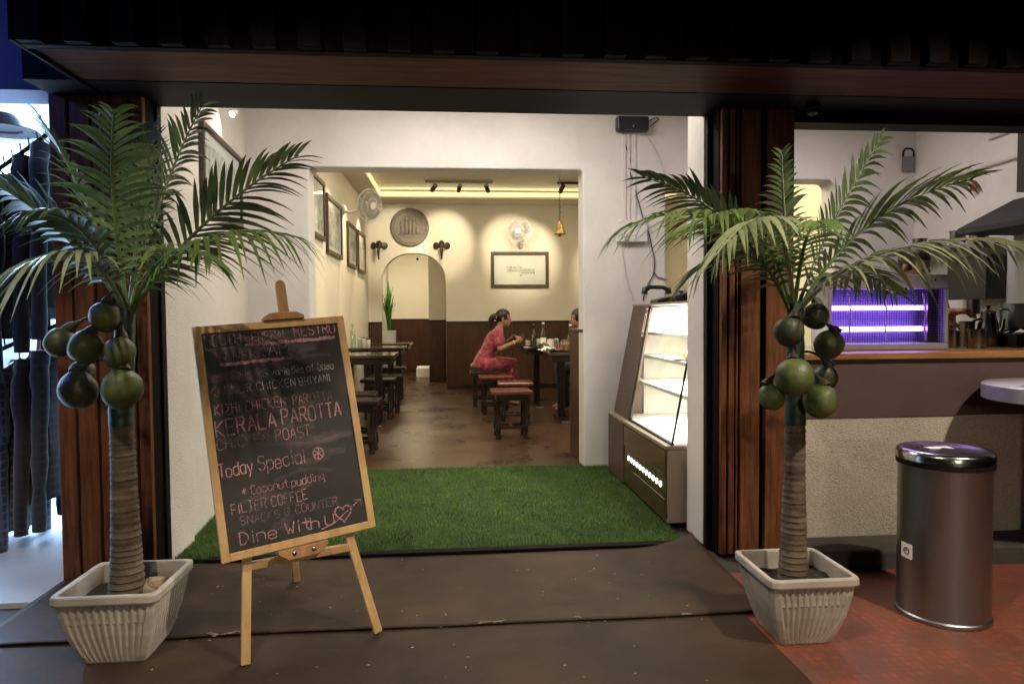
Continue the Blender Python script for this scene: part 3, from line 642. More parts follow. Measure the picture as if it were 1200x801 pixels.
t = thing('menu_blackboard', 'black menu board with pink chalk writing in a pale wooden frame', 'blackboard', BO)
fw_ = 0.028
b = MB(); T0, T1 = -0.018, 0.006
b.box(0, fw_, 0, BH, T0, T1).box(BW - fw_, BW, 0, BH, T0, T1).box(fw_, BW - fw_, 0, fw_, T0, T1 - 0.0005).box(fw_, BW - fw_, BH - fw_, BH, T0, T1 - 0.0005).xform(BMAT)
b.build('frame', 'pine', t, True, bevel=0.002)
MB().box(fw_ - 0.004, BW - fw_ + 0.004, fw_ - 0.004, BH - fw_ + 0.004, -0.012, -0.002).xform(BMAT).build('slate_panel', 'slate', t, True)

# single stroke handwriting: digit pairs are x (0-4) and y (baseline 2, x-height 6, capital 8)
GL = {'A': '022842 1434', 'B': '0208 0838473505 0535443202', 'C': '473818070312324 3', 'D': '0208 082846442202', 'E': '42020848 0535', 'F': '020848 0535', 'G': '473818070312324345 4525',
 'H': '0208 4248 0545', 'I': '2228', 'K': '0208 480542', 'L': '080242', 'M': '0208254842', 'N': '02084248', 'O': '180703123243473818', 'P': '0208 0838473505', 'R': '0208 0838473505 2542',
 'S': '473818070615354443321203', 'T': '0848 2822', 'U': '080312324348', 'V': '082248', 'W': '0812253248', 'Y': '082548 2522', 'Z': '08480242',
 'a': '4636160503123243 4642', 'b': '0802 0516364543321203', 'c': '4536160503123243', 'd': '4636160503123243 4842', 'e': '04444536160503123243', 'f': '48382822 1636', 'g': '4636160504133344 46413010',
 'h': '0802 0516364542', 'i': '2226 2728', 'l': '2822', 'm': '0602 05162522 25364542', 'n': '0602 0516364542', 'o': '160503123243453616', 'p': '0600 0516364543321203',
 'r': '0602 05163645', 's': '453616054443321203', 't': '28233242 0646', 'u': '0603123243 4642', 'v': '062246', 'y': '0622 4610', '1': '172822', '6': '38170503123243443505',
 '@': '3534242535353344464837180703123242', '*': '2327 0446 0644', ':': '2526 2324', '.': '2223'}
def write(b, text, u0, u1, v0, hgt, wd=0.0045, seed=0, rise=0.0, wob=0.025, passes=1):
    R = random.Random(hash(text) % 1 + seed); adv = {'I': 3.0, 'i': 2.6, 'l': 2.4, ' ': 3.2, 'M': 6.0, 'm': 6.0, 'W': 6.0, '1': 3, ':': 3, '.': 2.6, 't': 4.2}
    tot = sum(adv.get(ch, 5.4) for ch in text) - 1.2; sx = (u1 - u0) / tot; sy = hgt / 6.0; cx = 0
    for ch in text:
        if ch != ' ':
            gx = -1.3 if ch in 'Iil' else (-1.0 if ch in '1:.' else 0); wide = 1.15 if ch in 'MmW' else 1
            jx, jy = R.uniform(-0.12, 0.12), R.uniform(-0.3, 0.3)
            for st in GL[ch].replace('4 3', '43').split(' '):
                P = [(int(st[i]), int(st[i + 1])) for i in range(0, len(st) - 1, 2)]
                for ps in range(passes):
                    pts = []
                    for i in range(len(P) - 1):
                        for q in range(4): pts.append(((P[i][0] * (4 - q) + P[i + 1][0] * q) / 4, (P[i][1] * (4 - q) + P[i + 1][1] * q) / 4))
                    pts.append(P[-1]); wp = []
                    ox, oy = R.uniform(-0.12, 0.12), R.uniform(-0.12, 0.12)
                    for i, (a, c) in enumerate(pts):
                        fx = (cx + gx + a * wide + jx + ox + R.uniform(-wob, wob) * 2); fy = (c - 2 + jy + oy + R.uniform(-wob, wob) * 2)
                        u = u0 + fx * sx; wp.append(V((u, v0 + fy * sy + rise * (u - u0), 0)))
                    ribbon(b, wp, wd * 0.78, R)
        cx += adv.get(ch, 5.4)
ZL = [0.0]
def ribbon(b, wp, wd, R):
    vs = []; fs = []; ZL[0] += 0.0000015
    for i, p in enumerate(wp):
        t = (wp[min(i + 1, len(wp) - 1)] - wp[max(i - 1, 0)]).normalized(); n_ = V((-t.y, t.x, 0)) * wd * 0.5 * R.uniform(0.65, 1.25)
        vs += [V((p.x + n_.x, p.y + n_.y, -0.0012 + ZL[0])), V((p.x - n_.x, p.y - n_.y, -0.0012 + ZL[0]))]
    for i in range(len(wp) - 1): fs.append((2 * i, 2 * i + 1, 2 * i + 3, 2 * i + 2))
    b.add(vs, fs)
def smear(b, u0, u1, v, wd, seed):
    R = random.Random(seed)
    for k in range(4):
        ribbon(b, [V((u0 + (u1 - u0) * i / 40, v + R.uniform(-wd, wd) * 0.35 + 0.002 * math.sin(i * 0.7 + k), 0)) for i in range(41)], wd * R.uniform(0.4, 0.9), R)
pk = MB(); wh = MB(); ft = MB()
write(ft, 'SOUT', 0.037, 0.132, 0.764, 0.040, 0.006, 1); write(pk, 'H', 0.138, 0.160, 0.764, 0.036, 0.006, 5)
write(pk, 'CENERAL', 0.176, 0.332, 0.768, 0.034, 0.004, 2); write(pk, 'RESTRO', 0.356, 0.515, 0.772, 0.040, 0.0055, 3)
smear(pk, 0.172, 0.511, 0.755, 0.010, 1); smear(ft, 0.036, 0.14, 0.750, 0.008, 2)
write(ft, 'VANAKK', 0.066, 0.238, 0.704, 0.042, 0.006, 4); write(wh, 'AM', 0.25, 0.33, 0.706, 0.046, 0.004, 5)
smear(pk, 0.078, 0.334, 0.691, 0.011, 3)
write(ft, 'Best Sell ..', 0.029, 0.19, 0.632, 0.034, 0.004, 7); write(wh, ':16 varieties of Dosa', 0.205, 0.487, 0.630, 0.028, 0.0033, 8)
write(ft, 'KANNU', 0.034, 0.150, 0.578, 0.036, 0.0045, 9); write(wh, 'R CHICKEN', 0.158, 0.333, 0.582, 0.030, 0.0042, 10); write(wh, 'BRIYANI', 0.347, 0.469, 0.580, 0.030, 0.0036, 11, rise=0.03)
write(pk, 'KIZHI CHICKEN', 0.040, 0.288, 0.510, 0.038, 0.0042, 12); write(ft, 'PAROTTA', 0.315, 0.463, 0.510, 0.036, 0.005, 13); write(pk, 'PAR', 0.315, 0.372, 0.510, 0.036, 0.0035, 14)
write(pk, 'KERALA', 0.035, 0.245, 0.436, 0.058, 0.006, 15, passes=2); write(pk, 'PAROTTA', 0.266, 0.491, 0.444, 0.056, 0.0058, 16, passes=2)
write(ft, 'CHICKEN', 0.033, 0.209, 0.386, 0.038, 0.0048, 17); write(pk, 'ROAST', 0.236, 0.362, 0.388, 0.040, 0.0038, 18)
write(pk, 'Today', 0.028, 0.142, 0.290, 0.046, 0.0056, 19, passes=2); write(pk, 'Special', 0.162, 0.328, 0.290, 0.050, 0.005, 20)
R_ = random.Random(4)
ribbon(pk, [V((0.380 + 0.020 * math.cos(a), 0.316 + 0.021 * math.sin(a), 0)) for a in [2 * math.pi * k / 24 for k in range(25)]], 0.0045, R_)
for k in range(6):
    a = math.pi * k / 3 + 0.3; ribbon(pk, [V((0.380, 0.316, 0)), V((0.380 + 0.017 * math.cos(a), 0.316 + 0.018 * math.sin(a), 0))], 0.0038, R_)
write(pk, '* Coconut pudding', 0.095, 0.389, 0.213, 0.031, 0.0040, 21); write(pk, 'FILTER COFFEE', 0.053, 0.318, 0.156, 0.036, 0.0044, 22)
write(ft, 'SNACKS @ COUNTER', 0.077, 0.425, 0.113, 0.029, 0.0045, 24)
write(pk, 'Dine With', 0.068, 0.345, 0.046, 0.042, 0.0045, 25, passes=3); write(pk, 'U', 0.368, 0.402, 0.048, 0.038, 0.004, 26, passes=2)
hp = [V((0.440 + 0.033 * 0.95 * (16 * math.sin(a) ** 3) / 16, 0.078 + 0.034 * (13 * math.cos(a) - 5 * math.cos(2 * a) - 2 * math.cos(3 * a) - math.cos(4 * a)) / 16, 0)) for a in [2 * math.pi * k / 30 for k in range(31)]]
ribbon(pk, hp, 0.006, R_); ribbon(pk, hp, 0.004, R_)
ribbon(pk, [V((0.352, 0.037, 0)), V((0.40, 0.048, 0)), V((0.45, 0.079, 0)), V((0.512, 0.115, 0))], 0.005, R_)
ribbon(pk, [V((0.488, 0.116, 0)), V((0.512, 0.116, 0)), V((0.515, 0.091, 0))], 0.005, R_)
ds = MB(); R_ = random.Random(12)
for (u0, u1, v0, v1) in ((0.05, 0.50, 0.655, 0.80), (0.03, 0.30, 0.55, 0.66), (0.04, 0.46, 0.40, 0.55), (0.20, 0.52, 0.24, 0.38), (0.05, 0.40, 0.08, 0.22)):
    for k in range(7):
        v = R_.uniform(v0, v1); a_ = R_.uniform(u0, (u0 + u1) / 2); b_ = R_.uniform((u0 + u1) / 2, u1)
        ZL[0] += 0.00001; ribbon(ds, [V((a_ + (b_ - a_) * i / 24, v + 0.010 * math.sin(i * 0.25 + k), -0.0006)) for i in range(25)], R_.uniform(0.012, 0.035), R_)
ds.v = [V((q.x, q.y, -0.00190 + 0.000002 * (i // 50))) for i, q in enumerate(ds.v)]
for b, nm, mt in ((ds, 'erased_chalk_dust', 'chalk_dust'), (pk, 'pink_chalk_writing', 'chalk_pink'), (wh, 'white_chalk_writing', 'chalk_white'), (ft, 'faded_chalk_writing', 'chalk_faint')):
    b.xform(BMAT).build(nm, mt, t, True, recalc=False)

# ---- potted coconut palms ------------------------------------------
def make_pot(t, c, w):
    def ring(hw, z, fl=0.0, nf=13, rad_=0.02):
        pts = []
        for (ax, ay, dx, dy) in ((-1, -1, 1, 0), (1, -1, 0, 1), (1, 1, -1, 0), (-1, 1, 0, -1)):
            m = nf * 4
            for k in range(m):
                f = k / m; x = ax * hw + dx * 2 * hw * f; y = ay * hw + dy * 2 * hw * f
                e = min(f, 1 - f) * 2 * hw
                amp = fl * (1 if (k // 2) % 2 else 0) * (1 if e > 0.03 else 0)
                nx, ny = (dy, -dx); x -= nx * amp; y -= ny * amp
                r = math.hypot(x, y) / hw
                if r > 1.30: x *= 1 - (r - 1.30) * 0.35; y *= 1 - (r - 1.30) * 0.35
                pts.append(V((x, y, z)))
        return pts
    prof = [(w * 0.58, 0.0, 0), (w * 0.60, 0.006, 0), (w * 0.66, 0.03, 0.004), (w * 0.74, 0.07, 0.005), (w * 0.81, 0.11, 0.005), (w * 0.86, 0.15, 0.005), (w * 0.905, 0.19, 0.005), (w * 0.93, 0.222, 0.005), (w * 0.935, 0.226, 0), (w * 0.985, 0.232, 0), (w * 1.0, 0.238, 0), (w * 1.0, 0.258, 0), (w * 0.985, 0.263, 0), (w * 0.90, 0.263, 0), (w * 0.885, 0.258, 0), (w * 0.86, 0.16, 0)]
    b = MB(); vs = []; fs = []
    for hw, z, fl in prof: vs += ring(hw, z, fl)
    n = len(ring(1, 0))
    for j in range(len(prof) - 1):
        for k in range(n): fs.append((j * n + k, j * n + (k + 1) % n, (j + 1) * n + (k + 1) % n, (j + 1) * n + k))
    fs.append(tuple(reversed(range(n))))
    b.add(vs, fs); b.build('pot', 'pot', t)
    s = sheet(-w * 0.87, w * 0.87, -w * 0.87, w * 0.87, 0.195, 0, 14, 14, lambda p: p + V((0, 0, 0.018 * mnoise.noise(p * 14)))); s.build('soil', 'soil', t, smooth=True)
def frond(t, root, mid, tip, L, n=24, mt='leaf', droop=0.25, roll=0.0, seed=0, lift=0.25, start=0.16, ang=(62, 24)):
    R = random.Random(seed); P = bez(root, mid, tip, 60); b = MB()
    inv = WM[t.name].inverted()
    b.tube([p for p in P], [0.0075 * (1 - 0.8 * i / 60) + 0.001 for i in range(61)], 6)
    vs = []; fs = []
    for i in range(n):
        f = start + (1 - start) * (i + 0.5) / n; k = f * 60; i0 = min(59, int(k)); p = P[i0].lerp(P[i0 + 1], k - i0)
        T = (P[min(60, i0 + 2)] - P[max(0, i0 - 1)]).normalized()
        S = T.cross(V((0, 0, 1)))
        if S.length < 0.15: S = T.cross(V((0, 1, 0.2)))
        S.normalize(); N = S.cross(T).normalized()
        S, N = S * math.cos(roll) + N * math.sin(roll), N * math.cos(roll) - S * math.sin(roll)
        pr = min(1, 0.45 + (f - start) / 0.30 * 0.55) * (1 - 0.62 * max(0, (f - 0.5) / 0.5) ** 1.5)
        for s in (-1, 1):
            a = rad(ang[0] + (ang[1] - ang[0]) * f + R.uniform(-5, 5)); ln = L * 1.2 * pr * R.uniform(0.88, 1.08)
            d = (T * math.cos(a) + S * s * math.sin(a) + N * (lift + R.uniform(-0.08, 0.08))).normalized()
            wd = (T - d * T.dot(d)).normalized(); nn = d.cross(wd)
            tw = R.uniform(-0.35, 0.35); wd = wd * math.cos(tw) + nn * math.sin(tw)
            q = p + S * s * 0.003; dr = droop * 1.25 * R.uniform(0.7, 1.4); base = len(vs); M_ = 5; pts = []
            for j in range(M_ + 1):
                g = j / M_; pos = q + d * ln * g + V((0, 0, -1)) * dr * ln * g * g
                hw = 0.0082 * (0.55 + 1.5 * g if g < 0.3 else 1.0 - 0.94 * ((g - 0.3) / 0.7) ** 1.4) * (0.7 + 0.5 * ln / max(L, 0.01))
                vs += [pos - wd * hw, pos + nn * (-0.18 * hw), pos + wd * hw]
            for j in range(M_):
                for e in (0, 1): o_ = base + 3 * j + e; fs.append((o_, o_ + 1, o_ + 4, o_ + 3))
    b.add(vs, fs)
    o = b.build('frond', mt, t, True, recalc=False)
    o.data.polygons.foreach_set('use_smooth', [True] * len(o.data.polygons))
    return o
def make_palm(label, base, Yc, w, trunk_px, fronds, nuts, stone=None):
    t = thing('potted_palm', label, 'palm', base)
    make_pot(t, base, w)
    # trunk: ringed lathe bent along the line seen in the photo
    pts = [at(px, py, Y=Yc) for px, py, _ in trunk_px]; rs_ = [r for _, _, r in trunk_px]
    seg = []; rr = []
    for i in range(len(pts) - 1):
        m = 40
        for q in range(m):
            f = q / m; seg.append(pts[i].lerp(pts[i + 1], f)); rr.append(rs_[i] + (rs_[i + 1] - rs_[i]) * f)
    seg.append(pts[-1]); rr.append(rs_[-1])
    z0 = seg[0].z; tot = (seg[-1] - seg[0]).length; split = None
    out = []
    for p, r in zip(seg, rr):
        d = (p - seg[0]).length; ph = ((d + 0.006 * mnoise.noise(V((d * 9, 0.3, 0)))) / 0.0225) % 1.0
        out.append(r * (1.0 + (0.085 * (1 - ph) ** 2 - 0.02 + 0.03 * mnoise.noise(p * 13))))
    k = int(len(seg) * 0.70)
    MB().tube(seg[:k], out[:k], 20).build('trunk', 'trunk', t, True, smooth=True)
    MB().tube(seg[k - 1:], [r * (1.02 + 0.02 * math.sin(i)) for i, r in enumerate(rr[k - 1:])], 18).build('crownshaft', 'crownshaft', t, True, smooth=True)
    for i, fd in enumerate(fronds): frond(t, seed=i * 7 + 3, **fd)
    top = seg[-8]
    for i, (px, py, r, dy, mt) in enumerate(nuts):
        c = at(px, py, Y=Yc + dy); R = random.Random(i)
        tilt = Matrix.Rotation(R.uniform(-0.5, 0.5), 3, 'X') @ Matrix.Rotation(R.uniform(-0.5, 0.5), 3, 'Y') @ Matrix.Rotation(R.uniform(0, 3), 3, 'Z')
        b = MB().ball((0, 0, 0), r * 0.96, r * 0.96, r * 1.03, 24, 16, lambda d: 1 + 0.035 * math.cos(3 * math.atan2(d.y, d.x)) * (1 - d.z * d.z) * 1.4 + (0.04 * max(0, -d.z - 0.7)) + 0.045 * mnoise.noise(d * 1.8 + V((i, 0, 0))))
        b.xform(Matrix.Translation(c) @ tilt.to_4x4()); nut = b.build('coconut', mt, t, True, smooth=True)
        st = V((top.x, top.y, max(c.z + 0.09, seg[k].z + 0.10))); e = c + (tilt @ V((0, 0, r * 0.93)))
        MB().tube(bez(st, (st + e) * 0.5 + V((0, 0, 0.03)), e, 10), [0.005] * 8 + [0.007, 0.018, 0.022], 9).build('stalk', 'stalk', nut, True, smooth=True)
    if stone: MB().ball((0, 0, 0), 0.055, 0.04, 0.04, 14, 9, lambda d: 1 + 0.35 * mnoise.noise(d * 1.7)).xform(Matrix.Translation(V(stone))).build('stone', 'stone', t, False)
    return t
YL, YR = 2.55, 2.46
def fp(px, py, Y): return at(px, py, Y=Y)
FL = [
 dict(root=fp(150, 365, YL), mid=fp(133, 235, YL - 0.10), tip=fp(134, 128, YL - 0.30), L=0.20, n=24, mt='leaf', droop=0.32, roll=0.0, lift=0.1, ang=(68, 30)),
 dict(root=fp(152, 360, YL), mid=fp(192, 225, YL + 0.20), tip=fp(238, 122, YL + 0.30), L=0.20, n=24, mt='leaf_dark', droop=0.30, roll=1.15, lift=0.15),
 dict(root=fp(155, 365, YL), mid=fp(240, 262, YL - 0.05), tip=fp(350, 182, YL - 0.05), L=0.23, n=24, mt='leaf_dark', droop=0.26, roll=0.75, lift=0.2),
 dict(root=fp(155, 368, YL), mid=fp(235, 283, YL - 0.22), tip=fp(356, 280, YL - 0.33), L=0.22, n=24, mt='leaf', droop=0.55, roll=0.1, lift=0.05),
 dict(root=fp(148, 368, YL), mid=fp(88, 298, YL - 0.25), tip=fp(-12, 340, YL - 0.42), L=0.21, n=24, mt='leaf_pale', droop=0.55, roll=-0.1, lift=0.1),
 dict(root=fp(148, 365, YL), mid=fp(75, 275, YL - 0.02), tip=fp(-8, 215, YL - 0.02), L=0.23, n=20, mt='leaf_dark', droop=0.3, roll=-0.7, lift=0.2),
 dict(root=fp(150, 362, YL), mid=fp(95, 225, YL + 0.10), tip=fp(45, 135, YL + 0.16), L=0.20, n=24, mt='leaf_dark', droop=0.30, roll=-0.4, lift=0.1),
 dict(root=fp(152, 362, YL), mid=fp(165, 245, YL + 0.22), tip=fp(178, 150, YL + 0.36), L=0.18, n=28, mt='leaf_dark', droop=0.2, roll=0.2, lift=0.1),
 dict(root=fp(152, 368, YL), mid=fp(195, 300, YL - 0.28), tip=fp(250, 305, YL - 0.55), L=0.17, n=20, mt='leaf', droop=0.4, roll=0.3, lift=0.1),
 dict(root=fp(150, 366, YL), mid=fp(100, 275, YL - 0.22), tip=fp(30, 250, YL - 0.40), L=0.18, n=20, mt='leaf_dark', droop=0.45, roll=-0.2, lift=0.1),
]
NL = [(124, 371, 0.054, -0.05, 'coconut'), (70, 401, 0.052, 0.02, 'coconut_dark'), (100, 406, 0.058, -0.06, 'coconut'), (140, 413, 0.055, -0.08, 'coconut'), (92, 456, 0.065, -0.04, 'coconut_dark'), (142, 455, 0.069, -0.10, 'coconut'), (97, 436, 0.045, 0.03, 'coconut_dark')]
make_palm('artificial coconut palm in a ribbed grey pot beside the blackboard', (-1.195, 2.56, 0.001), YL, 0.178, [(149, 705, 0.062), (148, 640, 0.050), (145, 560, 0.042), (142, 480, 0.040), (148, 360, 0.030)], FL, NL, stone=(0.09, 0.02, 0.215))
FR = [
 dict(root=fp(926, 365, YR), mid=fp(845, 262, YR - 0.10), tip=fp(728, 268, YR - 0.20), L=0.22, n=24, mt='leaf', droop=0.50, roll=-0.15, lift=0.15),
 dict(root=fp(926, 360, YR), mid=fp(850, 258, YR + 0.12), tip=fp(752, 207, YR + 0.15), L=0.19, n=24, mt='leaf_dark', droop=0.30, roll=-0.6, lift=0.15),
 dict(root=fp(930, 360, YR), mid=fp(905, 262, YR - 0.30), tip=fp(838, 300, YR - 0.62), L=0.18, n=24, mt='leaf_pale', droop=0.45, roll=-0.2, lift=0.1),
 dict(root=fp(930, 360, YR), mid=fp(921, 270, YR + 0.18), tip=fp(916, 176, YR + 0.30), L=0.15, n=24, mt='leaf_dark', droop=0.30, roll=0.3, lift=0.1),
 dict(root=fp(934, 362, YR), mid=fp(975, 265, YR + 0.12), tip=fp(1034, 160, YR + 0.18), L=0.20, n=24, mt='leaf_dark', droop=0.32, roll=1.35, lift=0.1),
 dict(root=fp(936, 364, YR), mid=fp(1020, 262, YR - 0.08), tip=fp(1140, 210, YR - 0.10), L=0.24, n=24, mt='leaf', droop=0.28, roll=0.55, lift=0.15),
 dict(root=fp(936, 366, YR), mid=fp(1035, 296, YR - 0.20), tip=fp(1198, 284, YR - 0.30), L=0.22, n=24, mt='leaf_pale', droop=0.55, roll=0.1, lift=0.1),
 dict(root=fp(936, 368, YR), mid=fp(985, 318, YR + 0.12), tip=fp(1052, 345, YR + 0.24), L=0.18, n=20, mt='leaf_dark', droop=0.3, roll=0.2, lift=0.1),
 dict(root=fp(926, 368, YR), mid=fp(880, 300, YR - 0.18), tip=fp(810, 322, YR - 0.32), L=0.19, n=20, mt='leaf_dark', droop=0.45, roll=-0.2, lift=0.1),
 dict(root=fp(928, 362, YR), mid=fp(880, 262, YR - 0.16), tip=fp(800, 270, YR - 0.45), L=0.20, n=24, mt='leaf', droop=0.40, roll=-0.2, lift=0.1),
 dict(root=fp(931, 360, YR), mid=fp(945, 280, YR - 0.25), tip=fp(965, 262, YR - 0.60), L=0.15, n=20, mt='leaf', droop=0.35, roll=0.0, lift=0.1),
]
NR = [(924, 388, 0.055, -0.06, 'coconut_dark'), (956, 370, 0.050, 0.0, 'coconut_dark'), (972, 404, 0.054, -0.05, 'coconut_dark'), (931, 442, 0.068, -0.11, 'coconut'), (904, 465, 0.048, -0.06, 'coconut'), (962, 470, 0.061, -0.10, 'coconut'), (966, 442, 0.050, 0.03, 'coconut_dark')]
make_palm('artificial coconut palm in a ribbed grey pot beside the serving counter', (1.275, 2.455, -0.004), YR, 0.168, [(929, 690, 0.056), (930, 625, 0.046), (931, 555, 0.038), (932, 480, 0.037), (932, 355, 0.028)], FR, NR)

# ---- steel bin ------------------------------------------------------
bc = V((1.955, 2.56, -0.006)); t = thing('steel_bin', 'brushed steel pedal style bin with a domed rim lid on the red tiles', 'bin', bc)
t['label'] = 'brushed steel round bin with a lid standing on the red tiles'
MB().lathe([(0.166, 0.0), (0.170, 0.003), (0.170, 0.015), (0.164, 0.02), (0.1645, 0.60), (0.166, 0.605)], n=64).build('body', 'steel', t, smooth=True)
MB().lathe([(0.167, 0.606), (0.172, 0.607), (0.172, 0.622), (0.168, 0.626)], n=64).build('rim_gasket', 'black', t, smooth=True)
MB().lathe([(0.168, 0.627), (0.174, 0.629), (0.174, 0.652), (0.170, 0.662), (0.160, 0.668), (0.138, 0.668), (0.130, 0.663), (0.0001, 0.668)], n=64).build('lid', 'steel_shiny', t, smooth=True)
MB().box(-0.05, 0.05, -0.022, 0.022, 0.6665, 0.6675).xform(Matrix.Translation(V((-0.01, 0.02, 0)))).build('lid_sticker', 'paper', t)
b = MB(); vs = []; fs = []
for j in range(9):
    a = rad(-186 + j * 2.6); vs += [(0.1662 * math.cos(a), 0.1662 * math.sin(a), 0.235), (0.1662 * math.cos(a), 0.1662 * math.sin(a), 0.295)]
for j in range(8): fs.append((2 * j, 2 * j + 2, 2 * j + 3, 2 * j + 1))
st = b.add(vs, fs).build('side_sticker', 'paper', t)
b = MB(); aa = rad(-175); cen = V((0.1668 * math.cos(aa), 0.1668 * math.sin(aa), 0.265)); tx = V((-math.sin(aa), math.cos(aa), 0)); nr = V((math.cos(aa), math.sin(aa), 0))
b.tube([cen + tx * 0.013 * math.cos(q) + V((0, 0, 0.013 * math.sin(q))) + nr * 0.001 for q in [6.283 * k / 14 for k in range(15)]], 0.0016, 5).tube([cen + tx * -0.006 + nr * 0.001, cen + nr * 0.001 + V((0, 0, 0.006)), cen + tx * 0.006 + nr * 0.001], 0.0014, 5)
b.build('printed_mark', 'black', st)
# round high table at the photo's edge
tc_ = V((2.86, 2.9, -0.006)); t = thing('round_bar_table', 'round grey high table at the right edge in front of the counter', 'table', tc_)
MB().lathe([(0.365, 0.80), (0.37, 0.803), (0.37, 0.868), (0.362, 0.874), (0.0001, 0.874)], n=56).build('tabletop', mat('grey_laminate', (0.50, 0.49, 0.50), 0.25, var=0.06), t, smooth=True)
MB().lathe([(0.15, 0.0), (0.15, 0.012), (0.03, 0.025), (0.028, 0.80)], n=32).build('pedestal', 'steel_dark', t, smooth=True)
p_ = V((2.60, 2.84, 0.868)); o = MB().lathe([(0.012, 0), (0.028, 0.006), (0.040, 0.028), (0.042, 0.036), (0.037, 0.03), (0.0001, 0.006)], n=24).build('white_bowl', 'white_plastic', smooth=True); o.location = p_; tag(o, 'small white bowl on the round grey table', 'bowl')
o = MB().box(-0.055, 0.055, -0.012, 0.012, 0, 0.004).build('paper_packet', 'paper'); o.location = V((2.56, 2.74, 0.868)); o.rotation_euler = (0, 0, 0.2); tag(o, 'flat pale paper packet lying on the round grey table', 'packet')

# ---- display case ----------------------------------------------------
CY0, CY1, CYG = 3.72, 5.12, 4.66
t = thing('display_case', 'sloped glass display case on a walnut cabinet inside the entrance', 'display case', (1.5, 4.4, 0))
MB().box(1.19, 1.90, CY0, CY1, 0.03, 0.445).build('cabinet', 'case_beige', t, True, bevel=0.004)
MB().box(1.172, 1.188, CYG + 0.01, CY1, 0.03, 0.455).build('side_cladding', 'case_wood', t, True)
MB().box(1.176, 1.188, CY0 + 0.012, CYG, 0.30, 0.435).box(1.176, 1.188, CY0 + 0.012, CYG, 0.05, 0.165).build('lower_panel', 'case_gold', t, True, bevel=0.003)
MB().box(1.180, 1.188, CY0 + 0.012, CYG, 0.168, 0.297).build('vent_panel', 'case_gold', t, True)
MB().box(1.176, 1.90, CY0 - 0.003, CY1, 0.447, 0.470).build('ledge', 'case_beige', t, True, bevel=0.004)
for k in range(11):
    y = CY0 + 0.10 + k * 0.072
    MB().lathe([(0.017, 0), (0.017, 0.004), (0.0001, 0.005)], (1.180, y, 0.232), 16, axis=(-1, 0, 0)).build('led_light', 'led', t, True, smooth=True)
sl = lambda z: 1.215 + (z - 0.47) * (0.150 / 0.80)      # x of the sloping front at height z
ZT = 1.27
def slope_quad(b, y0, y1, z0, z1, th, off=0.0):
    return b.prism([(sl(z0) + off, z0), (sl(z1) + off, z1), (sl(z1) + off + th, z1), (sl(z0) + off + th, z0)], (0, y0, 0), (1, 0, 0), (0, 0, 1), (0, 1, 0), y1 - y0)
slope_quad(MB(), CYG, CY1, 0.472, ZT, 0.02).build('grooved_front', 'case_wood', t, True)
MB().prism([(sl(0.472) + 0.021, 0.472), (sl(ZT) + 0.021, ZT), (1.90, ZT), (1.90, 0.472)], (0, CYG + 0.3, 0), (1, 0, 0), (0, 0, 1), (0, 1, 0), CY1 - CYG - 0.301).build('case_body', 'case_wood', t, True)
MB().box(1.36, 1.92, CY0, CY1, ZT + 0.002, ZT + 0.016).build('top_panel', 'case_beige', t, True, bevel=0.002)
slope_quad(MB(), CY0 + 0.008, CYG - 0.004, 0.475, ZT - 0.004, 0.006, 0.002).build('front_glass', 'case_glass', t, True)
MB().prism([(sl(0.475) + 0.01, 0.475), (sl(ZT - 0.004) + 0.01, ZT - 0.004), (1.88, ZT - 0.004), (1.88, 0.475)], (0, CY0, 0), (1, 0, 0), (0, 0, 1), (0, 1, 0), 0.006).build('side_glass', 'case_glass', t, True)
b = MB(); b.bar((sl(0.475), CY0 + 0.003, 0.475), (sl(ZT), CY0 + 0.003, ZT), 0.010, 0.010); b.box(sl(0.47) - 0.004, sl(0.47) + 0.012, CY0 + 0.002, CYG, 0.4705, 0.480)
b.bar((sl(0.475) - 0.002, CYG - 0.006, 0.475), (sl(ZT) - 0.002, CYG - 0.006, ZT), 0.010, 0.012); b.build('glass_edge_trim', 'black', t, True)
MB().box(1.86, 1.88, CY0 + 0.02, CYG + 0.29, 0.475, ZT - 0.01).box(1.40, 1.858, CYG + 0.285, CYG + 0.298, 0.475, ZT - 0.01).box(1.24, 1.858, CY0 + 0.02, CYG + 0.28, 0.4705, 0.476).build('white_lining', 'white_lit', t, True)
for k, z in enumerate((0.72, 0.90, 1.06)):
    MB().box(sl(z) + 0.05 + 0.02 * k, 1.85, CY0 + 0.04, CYG + 0.26, z, z + 0.022).build('shelf', 'white_lit', t, True)
MB().box(1.45, 1.80, CY0 + 0.05, CYG + 0.2, ZT - 0.022, ZT - 0.012).build('light_tube', 'led', t, True)
lamp('case_light', 'AREA', (1.50, 4.20, ZT - 0.03), (1.50, 4.2, 0), 22, (1, 0.95, 0.84), 0.24, 0.8)
for z_ in (0.70, 0.88, 1.04): lamp('case_fill_light', 'AREA', (1.56, 4.20, z_ + 0.012), (1.56, 4.2, 0), 15, (1, 0.95, 0.84), 0.3, 0.8)  # extra unseen lamps added to brighten the lining between the shelves
MB().box(0, 0.001, 0, 0.055, 0, 0.20).xform(Matrix.Translation(V((sl(1.06) - 0.0025, CYG + 0.03, 1.055))) @ Matrix.Rotation(math.atan2(0.150, 0.80), 4, 'Y')).build('price_label', 'paper', t, True)
MB().box(0, 0.001, 0.006, 0.049, 0.165, 0.19).box(0, 0.001, 0.006, 0.049, 0.01, 0.03).box(0, 0.001, 0.020, 0.034, 0.05, 0.15).xform(Matrix.Translation(V((sl(1.06) - 0.0038, CYG + 0.03, 1.055))) @ Matrix.Rotation(math.atan2(0.150, 0.80), 4, 'Y')).build('label_print', 'red_plastic', t, True)
b = MB()
